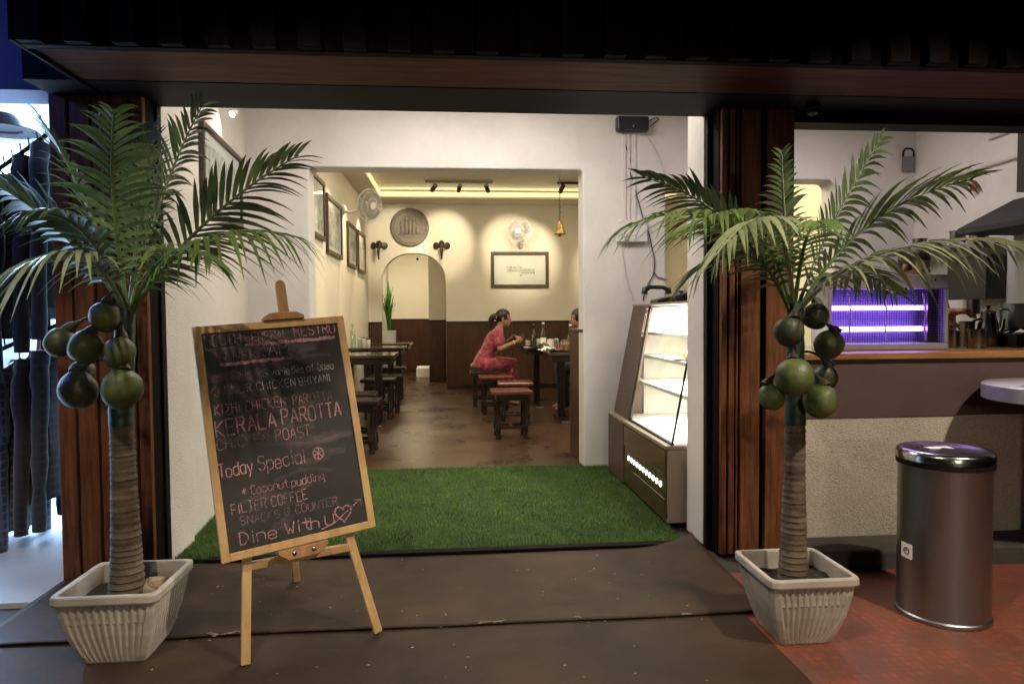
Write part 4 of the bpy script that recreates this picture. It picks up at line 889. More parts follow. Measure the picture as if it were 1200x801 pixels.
for k in range(5): b.ball((1.50 + 0.03 * (k % 2), 4.02 + 0.055 * k, 0.944), 0.036, 0.032, 0.024, 12, 8, lambda d: 1 + 0.15 * mnoise.noise(d * 2 + V((k, 0, 0))))
o = MB().lathe([(0.05, 0), (0.14, 0.004), (0.15, 0.014), (0.14, 0.01), (0.0001, 0.006)], n=28).build('snack_plate', 'white_plastic', smooth=True); o.location = (1.50, 4.12, 0.9222); tag(o, 'white plate of pastries on the middle shelf of the display case', 'plate')
for k in range(5):
    e = MB().ball((0, 0, 0.030), 0.036, 0.032, 0.024, 12, 8, lambda d: 1 + 0.15 * mnoise.noise(d * 2 + V((k, 0, 0)))).build('pastry', mat('golden_pastry', (0.50, 0.30, 0.10), 0.6, var=0.3, vscale=30) if k == 0 else bpy.data.materials['golden_pastry'], smooth=True)
    e.location = (1.50 + 0.06 * math.cos(k * 1.257), 4.12 + 0.06 * math.sin(k * 1.257), 0.924); tag(e, 'golden pastry on the white plate inside the display case', 'pastry', 'pastries on the plate in the display case')
# things on top of the case
zt = ZT + 0.0165
t = thing('desk_telephone', 'black desk telephone on top of the display case', 'telephone', (1.47, 4.86, zt))
MB().prism([(-0.09, 0), (0.09, 0), (0.09, 0.03), (-0.09, 0.075)], (0, -0.10, 0), (0, 1, 0), (0, 0, 1), (1, 0, 0), 0.2).xform(Matrix.Rotation(rad(90), 4, 'Z')).build('base', 'black_plastic', t, bevel=0.006)
MB().tube([(-0.09, -0.06, 0.05), (-0.085, -0.06, 0.085), (-0.05, -0.06, 0.10), (0.05, -0.06, 0.10), (0.085, -0.06, 0.085), (0.09, -0.06, 0.05)], [0.024, 0.024, 0.016, 0.016, 0.024, 0.024], 10).xform(Matrix.Translation(V((0, 0.06, 0.02)))).build('handset', 'black_plastic', t, smooth=True)
o = MB().ball((0, 0, 0.045), 0.055, 0.05, 0.045, 16, 10, lambda d: 1 + 0.1 * mnoise.noise(d * 2)).build('card_machine', 'black_plastic', smooth=True); o.location = (1.55, 4.55, zt - 0.001); tag(o, 'small rounded black card machine on the display case beside the telephone', 'card machine')
t = thing('pen_cup', 'brown cup of pens on the display case', 'cup', (1.60, 4.42, zt))
MB().lathe([(0.030, 0), (0.034, 0.07), (0.030, 0.07), (0.027, 0.01), (0.0001, 0.008)], n=20).build('cup', 'terracotta', t, smooth=True)
for k in range(5):
    a = k * 1.3; MB().tube([(0.01 * math.cos(a), 0.01 * math.sin(a), 0.02), (0.03 * math.cos(a), 0.03 * math.sin(a), 0.14 + 0.01 * k)], 0.004, 6).build('pen', ('counter_wood', 'white_plastic', 'bronze', 'black', 'paper')[k], t, smooth=True)
t = thing('receipt_printer', 'white receipt printer on the near end of the display case', 'printer', (1.62, 4.12, zt))
MB().box(-0.075, 0.075, -0.07, 0.07, 0, 0.085).build('body', 'white_plastic', t, bevel=0.01)
MB().box(-0.05, 0.05, -0.072, -0.0705, 0.02, 0.05).build('slot', 'grey_cloth', t)
t = thing('till_screen', 'dark till screen standing behind the receipt printer', 'screen', (1.78, 4.45, zt))
MB().box(-0.02, 0.0, -0.16, 0.16, 0.06, 0.27).build('screen_panel', 'black_plastic', t, bevel=0.006)
MB().box(-0.06, 0.06, -0.08, 0.08, 0.0, 0.012).box(-0.014, 0.014, -0.03, 0.03, 0.012, 0.10).build('stand', 'black_plastic', t, bevel=0.004)

# ---- things on the partition wall -------------------------------------
yw = YD
bx_ = at(741, 146, Y=yw - 0.05)
t = thing('router_box', 'dark blue grey router box high on the white partition wall', 'router', (bx_.x, yw - 0.002, bx_.z))
MB().box(-0.125, 0.125, -0.08, 0, -0.05, 0.06).build('casing', mat('slate_blue_plastic', (0.016, 0.018, 0.032), 0.4, var=0.1), t, bevel=0.012)
MB().lathe([(0.006, 0), (0.006, 0.002)], (0, -0.0805, -0.02), 10, axis=(0, -1, 0)).build('indicator', 'white_plastic', t)
def wall_line(pts, r, name, mt, label, cat, y=None):
    P = [at(px, py, Y=(y or yw) - 0.008) for px, py in pts]; Q = []
    for i in range(len(P) - 1):
        for q in range(6):
            f = q / 6; p0, p1, p2, p3 = P[max(i - 1, 0)], P[i], P[i + 1], P[min(i + 2, len(P) - 1)]
            Q.append(0.5 * ((2 * p1) + (p2 - p0) * f + (2 * p0 - 5 * p1 + 4 * p2 - p3) * f * f + (3 * p1 - p0 - 3 * p2 + p3) * f ** 3))
    Q.append(P[-1]); o = MB().tube(Q, r, 6).build(name, mt, smooth=True); return tag(o, label, cat)
wall_line([(731, 156), (733, 170), (738, 185), (737, 198), (742, 212), (747, 232), (752, 250), (755, 262), (760, 272), (764, 290), (767, 305), (766, 320), (760, 332), (755, 345), (754, 352)], 0.0042, 'black_cable', 'cable_black', 'black cable wandering down the white wall from the router box', 'cable')
wall_line([(766, 318), (770, 324), (776, 326), (782, 328)], 0.004, 'black_cable', 'cable_black', 'short black cable branching off low on the white wall', 'cable')
wall_line([(727, 278), (730, 300), (734, 325), (740, 345), (742, 352)], 0.0042, 'white_cable', 'cable_white', 'white cable hanging from the white switchboard to the telephone', 'cable')
wall_line([(757, 158), (768, 175), (778, 200), (782, 225)], 0.0035, 'white_cable', 'cable_white', 'white cable sagging right of the router box', 'cable')
wall_line([(762, 148), (768, 143), (772, 140), (768, 138), (760, 142)], 0.004, 'black_cable', 'cable_black', 'small black loop of cable at the right side of the router box', 'cable')
for k, px in enumerate((731.5, 736.5, 743.0)):
    a, c = at(px, 158, Y=yw - 0.007), at(px - 1, 258, Y=yw - 0.007)
    o = MB().box(a.x - 0.010, a.x + 0.010, yw - 0.014, yw - 0.001, c.z, a.z).build('cable_trunking', 'plaster'); tag(o, ('white cable trunking strip left of the other strips below the router box', 'white cable trunking strip between two others below the router box', 'white cable trunking strip right of the other strips below the router box')[k], 'cable trunking', 'white cable trunking below the router')
a, c = at(722, 259, Y=yw), at(757, 284, Y=yw)
t = thing('switchboard', 'white electrical switchboard on the partition wall above the telephone', 'switchboard', ((a.x + c.x) / 2, yw - 0.001, (a.z + c.z) / 2))
hx, hz = (c.x - a.x) / 2, (a.z - c.z) / 2
MB().box(-hx, hx, -0.04, 0, -hz, hz).build('back_box', 'white_plastic', t, bevel=0.005)
for k in range(4): MB().box(-hx + 0.02 + k * 0.05, -hx + 0.055 + k * 0.05, -0.045, -0.0405, -0.03, 0.03).build('switch', 'paper', t, bevel=0.002)
MB().tube([(-hx * 0.55, -0.05, -0.02), (-hx * 0.55, -0.065, -0.03), (-hx * 0.55, -0.065, -0.05)], 0.012, 8).build('plug', 'white_plastic', t, smooth=True)
# framed picture and spot on the vestibule side wall
def framed(label, axis, p, w, h, fr=0.035, art=None, lines=False, group=None, matw=0.0):
    """picture hanging flat on a wall; axis 'X' = on the left wall facing +X, 'Y' = on back wall facing -Y"""
    t = thing('framed_picture', label, 'picture', p, 0.0 if axis == 'Y' else rad(90), group)
    b = MB(); d = 0.028
    b.box(-w / 2, w / 2, -d, 0, h / 2 - fr, h / 2).box(-w / 2, w / 2, -d, 0, -h / 2, -h / 2 + fr).box(-w / 2, -w / 2 + fr, -d + 0.001, 0, -h / 2 + fr, h / 2 - fr).box(w / 2 - fr, w / 2, -d + 0.001, 0, -h / 2 + fr, h / 2 - fr)
    b.build('frame', 'frame_dark', t, bevel=0.006)
    if matw:
        MB().box(-w / 2 + fr - 0.002, w / 2 - fr + 0.002, -0.010, -0.002, -h / 2 + fr - 0.002, h / 2 - fr + 0.002).build('mount', 'paper', t)
        MB().box(-w / 2 + fr + matw, w / 2 - fr - matw, -0.0125, -0.0105, -h / 2 + fr + matw, h / 2 - fr - matw).build('print', art or 'print', t)
    else:
        MB().box(-w / 2 + fr - 0.002, w / 2 - fr + 0.002, -0.010, -0.002, -h / 2 + fr - 0.002, h / 2 - fr + 0.002).build('print', art or 'print', t)
    MB().box(-w / 2 + fr, w / 2 - fr, -0.0165, -0.0150, -h / 2 + fr, h / 2 - fr).build('pane', 'glass', t)
    return t
t = framed('large framed landscape print on the white side wall behind the palm', 'X', (-1.472, 4.55, 2.085), 0.98, 0.50, 0.035, matw=0.07); t.rotation_euler = (0, 0, rad(94.46))
lp = at(272, 134, Y=4.55)
t = thing('ceiling_spotlight', 'small lit spotlight near the ceiling above the large framed print', 'spotlight', (lp.x, 4.55, 2.998))
MB().tube([(0, 0, 0), (0, 0, lp.z - 2.998 + 0.04)], 0.006, 8).build('stem', 'steel_shiny', t, smooth=True)
dv = (V((-1.5, 4.4, 2.1)) - lp).normalized(); dv = V((-0.30, -0.75, -0.6)).normalized()
MB().lathe([(0.016, -0.05), (0.020, -0.045), (0.022, 0.0), (0.019, 0.001), (0.017, -0.01)], V((0, 0, lp.z - 2.998)), 18, axis=dv).build('head', 'white_plastic', t, smooth=True)
MB().lathe([(0.0185, 0), (0.012, 0.006), (0.0001, 0.008)], V((0, 0, lp.z - 2.998)) - dv * 0.004, 18, axis=dv).build('lens', 'spot_led', t, smooth=True)

# ---- kitchen ---------------------------------------------------------
cx0 = V((1.99, 3.52, 1.009))
t = thing('insect_zapper', 'white insect zapper with glowing violet tubes on the wooden counter', 'insect zapper', (2.295, 3.52, 1.009))
W2, HH, DD = 0.335, 0.40, 0.09
b = MB().box(-W2, W2, -DD, DD, 0.0, 0.035).box(-W2, W2, -DD, DD, HH - 0.075, HH).box(-W2, -W2 + 0.022, -DD + 0.001, DD - 0.001, 0.035, HH - 0.075).box(W2 - 0.022, W2, -DD + 0.001, DD - 0.001, 0.035, HH - 0.075)
b.build('housing', 'zapper_dimmed', t, bevel=0.006)
MB().box(-W2 + 0.022, W2 - 0.022, DD - 0.014, DD - 0.006, 0.036, HH - 0.076).build('reflector', 'uv_tinted', t)
for z in (0.11, 0.225): MB().tube([(-W2 + 0.024, 0.02, z), (W2 - 0.06, 0.02, z)], 0.0125, 14).build('ultraviolet_tube', 'uv', t, smooth=True)
b = MB(); x = -W2 + 0.03
while x < W2 - 0.024: b.tube([(x, -DD + 0.006, 0.036), (x, -DD + 0.006, HH - 0.076)], 0.0011, 4, False); x += 0.0135
z = 0.045
while z < HH - 0.08: b.tube([(-W2 + 0.022, -DD + 0.008, z), (W2 - 0.022, -DD + 0.008, z)], 0.0011, 4, False); z += 0.0135
b.build('wire_guard', 'black', t)
for xx in (-0.20, 0.0, 0.22):
    MB().tube([(xx, -DD + 0.02, 0.05), (xx - 0.012, -DD + 0.014, 0.12), (xx - 0.005, -DD + 0.012, 0.20), (xx - 0.02, -DD + 0.018, 0.30)], 0.004, 8).build('curved_wire', mat('lilac_plastic', (0.5, 0.4, 0.75), 0.4) if xx < -0.1 else bpy.data.materials['lilac_plastic'], t, smooth=True)
MB().box(W2 - 0.075, W2 - 0.055, -0.03, 0.05, 0.036, HH - 0.076).build('end_plate', 'steel_dark', t)
MB().box(-0.03, 0.10, -DD - 0.0012, -DD - 0.0002, HH - 0.105, HH - 0.072).build('name_plate', 'black', t)
b = MB()
for k in range(3): b.box(-0.02 + k * 0.012, -0.012 + k * 0.012 + 0.05, -DD - 0.002, -DD - 0.0014, HH - 0.082 - k * 0.008, HH - 0.079 - k * 0.008)
b.build('plate_lettering', 'white_plastic', t)
MB().lathe([(0.006, 0), (0.006, 0.001)], (W2 - 0.08, -DD - 0.001, HH - 0.03), 12, axis=(0, -1, 0)).build('warning_mark', 'black', t)
lamp('ultraviolet_glow', 'AREA', (2.32, 3.42, 1.19), (2.32, 2.0, 1.05), 1.6, (0.42, 0.22, 1.0), 0.5, 0.2)
def vessel(name, cat, label, px, py, Y, prof, mt='steel_dark', handles=False, z=None):
    p = at(px, py, Y=Y); zz = 1.009 if z is None else z
    t = thing(name, label, cat, (p.x, Y, zz)); MB().lathe(prof, n=32).build('body', mt, t, smooth=True); return t
def pot_prof(r, h): return [(r * 0.9, 0), (r, 0.006), (r, h), (r + 0.006, h + 0.002), (r + 0.006, h + 0.006), (r - 0.003, h + 0.006), (r - 0.004, 0.01), (0.0001, 0.008)]
vessel('steel_tumbler', 'tumbler', 'short dull steel tumbler on the counter beside the zapper', 1116, 395, 3.62, pot_prof(0.038, 0.09))
vessel('steel_tumbler', 'tumbler', 'tall dull steel tumbler behind the cook\'s hands on the counter', 1133, 390, 3.75, pot_prof(0.040, 0.14))
t = vessel('coffee_kettle', 'kettle', 'dark steel kettle with a knobbed lid on the counter', 1158, 380, 3.70, [(0.055, 0), (0.06, 0.01), (0.052, 0.12), (0.036, 0.19), (0.040, 0.20), (0.0001, 0.215)])
MB().lathe([(0.006, 0), (0.008, 0.01), (0.012, 0.02), (0.0001, 0.028)], (0, 0, 0.213), 14).build('lid_knob', 'black', t, smooth=True)
MB().tube([(0.05, 0, 0.06), (0.09, 0, 0.10), (0.10, 0, 0.16)], [0.016, 0.010, 0.007], 10).build('spout', 'steel_dark', t, smooth=True)
MB().tube([(-0.045, 0, 0.16), (-0.09, 0, 0.15), (-0.095, 0, 0.08), (-0.056, 0, 0.04)], 0.007, 8).build('handle', 'black', t, smooth=True)
vessel('steel_jar', 'jar', 'squat dull steel jar beside the kettle on the counter', 1144, 398, 3.52, pot_prof(0.045, 0.10))
st_x = at(1196, 395, Y=3.72).x
t = thing('gas_stove', 'black gas stove at the end of the wooden counter', 'stove', (st_x, 3.72, 1.009))
MB().box(-0.16, 0.2, -0.15, 0.15, 0.0, 0.075).build('stove_body', 'black_plastic', t, bevel=0.006)
b = MB()
for a in range(4): b.bar((0.13 * math.cos(a * 1.571 + 0.4), 0.13 * math.sin(a * 1.571 + 0.4), 0.076), (0.03 * math.cos(a * 1.571 + 0.4), 0.03 * math.sin(a * 1.571 + 0.4), 0.1), 0.012, 0.012)
b.build('pan_support', 'black', t)
MB().lathe([(0.02, 0), (0.018, 0.02), (0.0001, 0.022)], (-0.05, -0.151, 0.04), 16, axis=(0, -1, 0)).build('knob', 'steel_shiny', t, smooth=True)
t = thing('steel_cooking_pot', 'large steel cooking pot on the gas stove', 'cooking pot', (st_x, 3.72, 1.11)); MB().lathe(pot_prof(0.105, 0.14), n=40).build('body', 'steel', t, smooth=True)
for s in (-1, 1): MB().tube([(s * 0.10, -0.03, 0.11), (s * 0.135, -0.02, 0.115), (s * 0.135, 0.02, 0.115), (s * 0.10, 0.03, 0.11)], 0.005, 8).build('handle', 'steel_dark', t, smooth=True)
# hanging grater, pipes, hood, shelf
g0 = at(1078, 188, Y=YD - 0.02); g0.x = min(g0.x, 3.68)
t = thing('box_grater', 'grey metal grater with a loop handle hanging on the kitchen wall', 'grater', (g0.x, YD - 0.012, g0.z))
MB().prism([(-0.05, -0.09), (0.05, -0.09), (0.045, 0.03), (-0.045, 0.03)], (0, -0.012, 0), (1, 0, 0), (0, 0, 1), (0, 1, 0), 0.012).build('grating_plate', mat('perforated_metal', (0.16, 0.16, 0.16), 0.4, metal=0.8, col2=(0.40, 0.40, 0.40), vscale=90), t)
MB().tube([(-0.045, -0.006, 0.03), (-0.045, -0.006, 0.07), (-0.025, -0.006, 0.095), (0.025, -0.006, 0.095), (0.045, -0.006, 0.07), (0.045, -0.006, 0.03)], 0.007, 8).build('loop_handle', 'black', t, smooth=True)
o = MB().tube([(3.735, 3.7, at(1185, 183, X=3.73).z), (3.735, 5.28, at(1100, 212, X=3.73).z)], 0.016, 10).build('wall_pipe', 'cable_white', smooth=True); tag(o, 'white pipe running along the kitchen wall above the shelf', 'pipe')
o = MB().tube([(3.735, 3.6, at(1190, 172, X=3.73).z + 0.16), (3.735, 4.5, at(1188, 180, X=3.73).z + 0.16), (3.735, 4.5, at(1188, 165, X=3.73).z + 0.6)], 0.02, 10).build('wall_pipe', 'cable_white', smooth=True); tag(o, 'thick bent white pipe in the upper corner of the kitchen wall', 'pipe')
v_ = at(1142, 219, X=3.72); o = MB().lathe([(0.004, -0.02), (0.012, 0), (0.03, 0.002), (0.03, 0.014), (0.006, 0.016)], v_, 16, axis=(-1, 0, 0)).build('red_valve', 'red_plastic', smooth=True); tag(o, 'small red valve wheel on the kitchen wall pipe', 'valve')
t = thing('kitchen_shelf', 'wall shelf carrying metal pots beside the cooker hood', 'shelf', (3.62, 4.75, at(1110, 290, X=3.6).z))
MB().box(-0.13, 0.128, -0.40, 0.50, -0.02, 0).build('shelf_board', 'steel_dark', t)
for yy in (-0.3, 0.35): MB().bar((0.12, yy, -0.15), (-0.08, yy, -0.022), 0.015, 0.02).build('bracket', 'steel_dark', t)
zsh = WM[t.name].translation.z
for k, (yy, r, h) in enumerate(((4.42, 0.06, 0.07), (4.62, 0.05, 0.10), (4.82, 0.055, 0.06), (5.02, 0.05, 0.09))):
    q = thing('shelf_pot', ('wide low steel pot at the near end of the kitchen shelf', 'tall steel pot second from the near end of the kitchen shelf', 'low steel pot third from the near end of the kitchen shelf', 'steel pot at the far end of the kitchen shelf')[k], 'pot', (3.60, yy, zsh + 0.001), 0, 'steel pots on the kitchen shelf'); MB().lathe(pot_prof(r, h), n=24).build('body', 'steel_dark', q, smooth=True)
t = thing('cooker_hood', 'dark sloping cooker hood on the kitchen wall at the photo edge', 'cooker hood', (3.745, 4.0, 1.72))
MB().prism([(0, 0), (-0.40, 0.0), (-0.40, 0.04), (0, 0.24)], (0, -0.42, 0), (1, 0, 0), (0, 0, 1), (0, 1, 0), 0.72).build('canopy', 'hood_steel', t, bevel=0.004)
MB().box(-0.2, 0, -0.25, 0.05, 0.241, 1.2).build('duct', 'hood_steel', t)
o = MB().box(3.60, 3.74, 4.35, 4.72, 1.30, 1.60).build('wall_cabinet', 'black_plastic', bevel=0.006); 
o.name = 'spice_rack'; tag(o, 'dark spice rack under the kitchen shelf', 'rack')
cc = at(952, 155, Y=3.20); t = thing('security_camera', 'small black security camera under the shutter box above the palm', 'camera', (cc.x, 3.2, 2.2135))
MB().box(-0.022, 0.022, -0.03, 0.03, -0.02, 0).build('mount', 'black', t); MB().lathe([(0.001, -0.055), (0.024, -0.045), (0.03, -0.02), (0.03, -0.019)], n=18).build('dome', 'black_plastic', t, smooth=True)
# ================================================================== DINING ROOM
# stools
def make_stool(top):
    t = thing('wooden_stool', 'dark wooden stool', 'stool', (0, 0, 0))
    MB().box(-0.20, 0.20, -0.17, 0.17, 0.435, 0.475).build('seat', top, t, bevel=0.010)
    MB().box(-0.155, 0.155, -0.125, 0.125, 0.375, 0.4345).build('apron', 'darkwood', t, bevel=0.004)
    for sx in (-1, 1):
        for sy in (-1, 1):
            MB().lathe([(0.026, 0), (0.028, 0.03), (0.020, 0.05), (0.030, 0.09), (0.030, 0.13), (0.021, 0.16), (0.027, 0.24), (0.021, 0.33), (0.030, 0.36), (0.030, 0.374)], (sx * 0.135, sy * 0.105, 0.0), 14).build('leg', 'darkwood', t, smooth=True)
    for sy in (-1, 1): MB().box(-0.135, 0.135, sy * 0.105 - 0.014, sy * 0.105 + 0.014, 0.095, 0.125).build('stretcher', 'darkwood', t, bevel=0.003)
    MB().box(-0.014, 0.014, -0.105, 0.105, 0.096, 0.124).build('stretcher', 'darkwood', t, bevel=0.003)
    return t
red = make_stool('redwood'); drk = make_stool('darkwood')
place(red, (0.56, 6.78, 0), 0.03, 'red brown polished stool nearest the entrance in front of the right tables')
place(copy_tree(red), (0.68, 7.62, 0), -0.05, 'red brown stool directly behind the nearest stool in the aisle')
rs2 = place(copy_tree(red), (0.50, 8.45, 0), 0.04, 'dark stool in the aisle just in front of the seated woman'); rs2.children[0].data = drk.children[0].data if 'seat' in drk.children[0].name else rs2.children[0].data
place(copy_tree(drk), (0.41, 9.20, 0), 0.0, 'dark stool on which the woman in pink is sitting')
left = [(-0.86, 6.15, 'dark stool at the left row nearest to the blackboard'), (-0.90, 8.25, 'dark stool between the first and second table of the left row'), (-0.86, 8.75, 'dark stool right in front of the second table of the left row'), (-0.92, 10.22, 'dark stool between the second and third table of the left row'), (-0.95, 6.70, 'dark stool pushed against the first table of the left row')]
for k, (x, y, lb) in enumerate(left):
    s = drk if k == 0 else copy_tree(drk); place(s, (x, y, 0), 0.02 * (k - 2), lb)
for o in bpy.data.objects:
    if o.name.startswith('wooden_stool'): o['group'] = 'dark wooden stools in the dining room'
# tables
def make_table(hx, hy):
    t = thing('dining_table', 'dark table', 'table', (0, 0, 0), 0, 'dark dining tables')
    MB().box(-hx, hx, -hy, hy, 0.765, 0.80).build('tabletop', 'tabletop', t, bevel=0.006)
    MB().box(-hx + 0.03, hx - 0.03, -hy + 0.03, hy - 0.03, 0.70, 0.764).build('apron', 'darkwood', t, bevel=0.004)
    for sx in (-1, 1): MB().box(sx * (hx - 0.20) - 0.04, sx * (hx - 0.20) + 0.04, -0.04, 0.04, 0.05, 0.699).build('pedestal', 'darkwood', t, bevel=0.006)
    for sx in (-1, 1): MB().prism([(-hy + 0.10, 0), (hy - 0.10, 0), (hy - 0.12, 0.03), (0.05, 0.049), (-0.05, 0.049), (-hy + 0.12, 0.03)], (sx * (hx - 0.20) - 0.05, 0, 0), (0, 1, 0), (0, 0, 1), (1, 0, 0), 0.10).build('base', 'darkwood', t, bevel=0.004)
    return t
tb = make_table(0.36, 0.36)
place(tb, (-1.00, 7.68, 0), 0, 'nearest dark table of the left row along the framed prints')
place(copy_tree(tb), (-1.03, 9.50, 0), 0, 'middle dark table of the left row along the framed prints')
place(copy_tree(tb), (-1.03, 10.90, 0), 0, 'farthest dark table of the left row beside the arched doorway')
t2 = make_table(0.62, 0.44)
place(t2, (1.66, 7.85, 0), 0, 'dark table on the right carrying the tray of glasses')
place(copy_tree(t2), (1.53, 9.15, 0), 0, 'dark table at which the woman in pink is eating')
TZ = 0.8005
# bottles
def bottle(loc, label, glass, group, sc=1.0, cap='white_plastic', lab=None):
    t = thing('glass_bottle', label, 'bottle', loc, 0, group)
    pr = [(0.030, 0), (0.036, 0.004), (0.037, 0.02), (0.037, 0.14), (0.034, 0.17), (0.020, 0.205), (0.0135, 0.23), (0.0135, 0.275), (0.015, 0.277), (0.015, 0.285)]
    MB().lathe([(r * sc, z * sc) for r, z in pr], n=20).build('glass_body', glass, t, smooth=True)
    MB().lathe([(r * sc, z * sc) for r, z in [(0.016, 0.280), (0.0165, 0.300), (0.0001, 0.302)]], n=16).build('cap', cap, t, smooth=True)
    if lab: MB().lathe([(0.0378 * sc, 0.05 * sc), (0.0378 * sc, 0.115 * sc)], n=20).build('paper_label', lab, t, smooth=True)
    return t
def px_on(px, y_world): return at(px, 400, Y=y_world).x
bottle((px_on(625.5, 8.85), 8.85, TZ), 'olive green bottle on the table in front of the woman', 'bottle_green', 'bottles on the right tables', 1.0, 'bronze')
bottle((px_on(636.5, 8.80), 8.80, TZ), 'clear glass water bottle beside the olive green bottle', 'bottle_glass', 'bottles on the right tables', 1.08, 'white_plastic', 'paper')
bottle((px_on(668.3, 7.95), 7.95, TZ), 'clear glass water bottle at the edge of the opening on the tray table', 'bottle_glass', 'bottles on the right tables', 1.02, 'white_plastic')
bottle((px_on(413.5, 9.45), 9.45, TZ), 'clear water bottle on the middle table of the left row', 'bottle_glass', 'bottles on the left tables', 1.1, 'white_plastic')
bottle((px_on(406, 9.60), 9.60, TZ), 'second clear bottle half hidden by the blackboard on the left row', 'bottle_glass', 'bottles on the left tables', 0.9, 'bronze')
# jars and cruet
def jar(loc, label, body, r, h, cap='black_plastic', name='condiment_jar', cat='jar'):
    t = thing(name, label, cat, loc)
    MB().lathe([(r * 0.92, 0), (r, 0.004), (r, h), (r * 0.85, h + 0.004)], n=18).build('body', body, t, smooth=True)
    if cap: MB().lathe([(r * 0.95, h + 0.004), (r * 0.95, h + 0.022), (0.0001, h + 0.026)], n=18).build('lid', cap, t, smooth=True)
    return t
cream_c = mat('cream_sauce', (0.62, 0.55, 0.40), 0.4, var=0.1)
jar((px_on(618.8, 8.95), 8.95, TZ), 'cream jar with a black lid beside the olive bottle', cream_c, 0.034, 0.085)
jar((px_on(630.8, 9.05), 9.05, TZ), 'small pale jar between the two bottles before the woman', cream_c, 0.026, 0.075, 'white_plastic')
jar((px_on(645, 8.7), 8.7, TZ), 'white lidded pot on the table behind the napkins', 'white_plastic', 0.045, 0.085, 'white_plastic', 'sugar_pot', 'pot')
jar((px_on(652, 8.75), 8.75, TZ), 'dark brown sauce jar behind the tray of glasses', 'black_plastic', 0.030, 0.09, 'white_plastic')
jar((px_on(421, 9.5), 9.5, TZ), 'small clear jar with a white lid on the left middle table', 'bottle_glass', 0.026, 0.09, 'white_plastic')
jar((px_on(426, 9.45), 9.45, TZ), 'white lidded jar in the middle of the left table row', 'white_plastic', 0.032, 0.11, 'steel_shiny')
jar((px_on(431, 9.55), 9.55, TZ), 'white paper box like jar at the right of the left table jars', 'paper', 0.036, 0.095, 'black_plastic')
# plates, napkins, tray with glasses
for (px, y, r, lb) in ((612, 8.92, 0.13, 'dark plate under the hands of the woman in pink'), (624, 8.78, 0.12, 'dark plate beside the white napkins')):
    o = MB().lathe([(r * 0.6, 0), (r * 0.7, 0.003), (r, 0.018), (r * 0.98, 0.019), (r * 0.66, 0.007), (0.0001, 0.006)], n=32).build('dinner_plate', 'grey_cloth', smooth=True); o.location = (px_on(px, y), y, TZ); tag(o, lb, 'plate')
def napkin(px, y, s, seed, lb):
    b = sheet(-s, s, -s * 0.8, s * 0.8, 0, 0, 14, 12, lambda p: p + V((0, 0, 0.018 + 0.05 * abs(mnoise.noise(p * 14 + V((seed, 0, 0)))) + 0.035 * (p.x / s) ** 2 * (1 if seed % 2 else 0.4))))
    o = b.build('paper_napkin', 'paper', smooth=True); o.location = (px_on(px, y), y, TZ - 0.012); o.rotation_euler = (0, 0, seed); tag(o, lb, 'napkin')
napkin(640, 8.72, 0.10, 1, 'crumpled white napkin on the table edge in front of the woman')
napkin(642, 7.72, 0.10, 2, 'white napkin lying flat on the tray table')
napkin(646, 8.0, 0.09, 3, 'crumpled white napkin beside the tray of glasses')
o = MB().box(-0.12, 0.12, -0.05, 0.05, 0, 0.012).build('folded_menu', 'paper', bevel=0.004); o.location = (px_on(625, 8.74), 8.74, TZ); o.rotation_euler = (0, 0, 0.2); tag(o, 'folded pale menu lying at the end of the table of the woman', 'menu')
tray = V((px_on(662, 7.80), 7.80, TZ))
o = MB().lathe([(0.16, 0), (0.175, 0.004), (0.185, 0.022), (0.180, 0.022), (0.168, 0.008), (0.0001, 0.006)], n=36).build('serving_tray', 'terracotta', smooth=True); o.location = tray; tag(o, 'round brown tray of drinking glasses on the right table', 'tray')
def tumbler(loc, label, drink, group, fill=0.5):
    t = thing('drinking_glass', label, 'glass', loc, 0, group); r = 0.028; h = 0.125
    MB().lathe([(r * 0.85, 0), (r, h), (r * 0.94, h), (r * 0.80, 0.008), (0.0001, 0.007)], n=18).build('glass_body', 'glass', t, smooth=True)
    if drink: MB().lathe([(r * 0.78, 0.009), (r * (0.80 + 0.14 * fill), h * fill), (0.0001, h * fill)], n=16).build('drink', drink, t, smooth=True)
    return t
spots = [(-0.11, -0.05), (-0.04, -0.09), (0.04, -0.09), (-0.09, 0.05), (0.0, 0.02), (0.09, -0.02), (0.02, 0.10)]
for k, (dx, dy) in enumerate(spots):
    tumbler(tray + V((dx, dy, 0.009)), 'tall glass with an amber drink on the round brown tray' if k < 4 else 'empty tall glass standing on the round brown tray', 'amber' if k < 4 else None, 'glasses on the brown tray', 0.55)
# green plant in arch
pc = V((-1.10, 11.75, 0)); t = thing('potted_plant', 'tall narrow green leafy plant in a white pot inside the arched doorway', 'plant', pc)
MB().lathe([(0.09, 0), (0.10, 0.01), (0.12, 0.8), (0.125, 0.98), (0.11, 0.98), (0.10, 0.94), (0.0001, 0.93)], n=24).build('pot', 'white_plastic', t, smooth=True)
b = MB(); R = random.Random(9)
for k in range(26):
    a = R.uniform(0, 6.28); z0 = 0.93 + R.uniform(0, 0.25); ln = R.uniform(0.35, 0.65); out = R.uniform(0.02, 0.10)
    d = V((math.cos(a), math.sin(a), 0)); wd = V((-math.sin(a), math.cos(a), 0)); vs = []; fs = []
    for j in range(7):
        g = j / 6; p = d * (0.01 + out * g * g * 1.2) + V((0, 0, z0 + ln * g)); h = 0.035 * math.sin(math.pi * min(0.97, 0.12 + g * 0.86)); vs += [p - wd * h, p + d * -0.006, p + wd * h]
    for j in range(6):
        for e in (0, 1): fs.append((3 * j + e, 3 * j + e + 1, 3 * j + e + 4, 3 * j + e + 3))
    b.add(vs, fs)
b.build('leaves', leaf_mat('bright_green_leaf', (0.05, 0.20, 0.02), (0.12, 0.36, 0.05), 0.3), t, recalc=False)
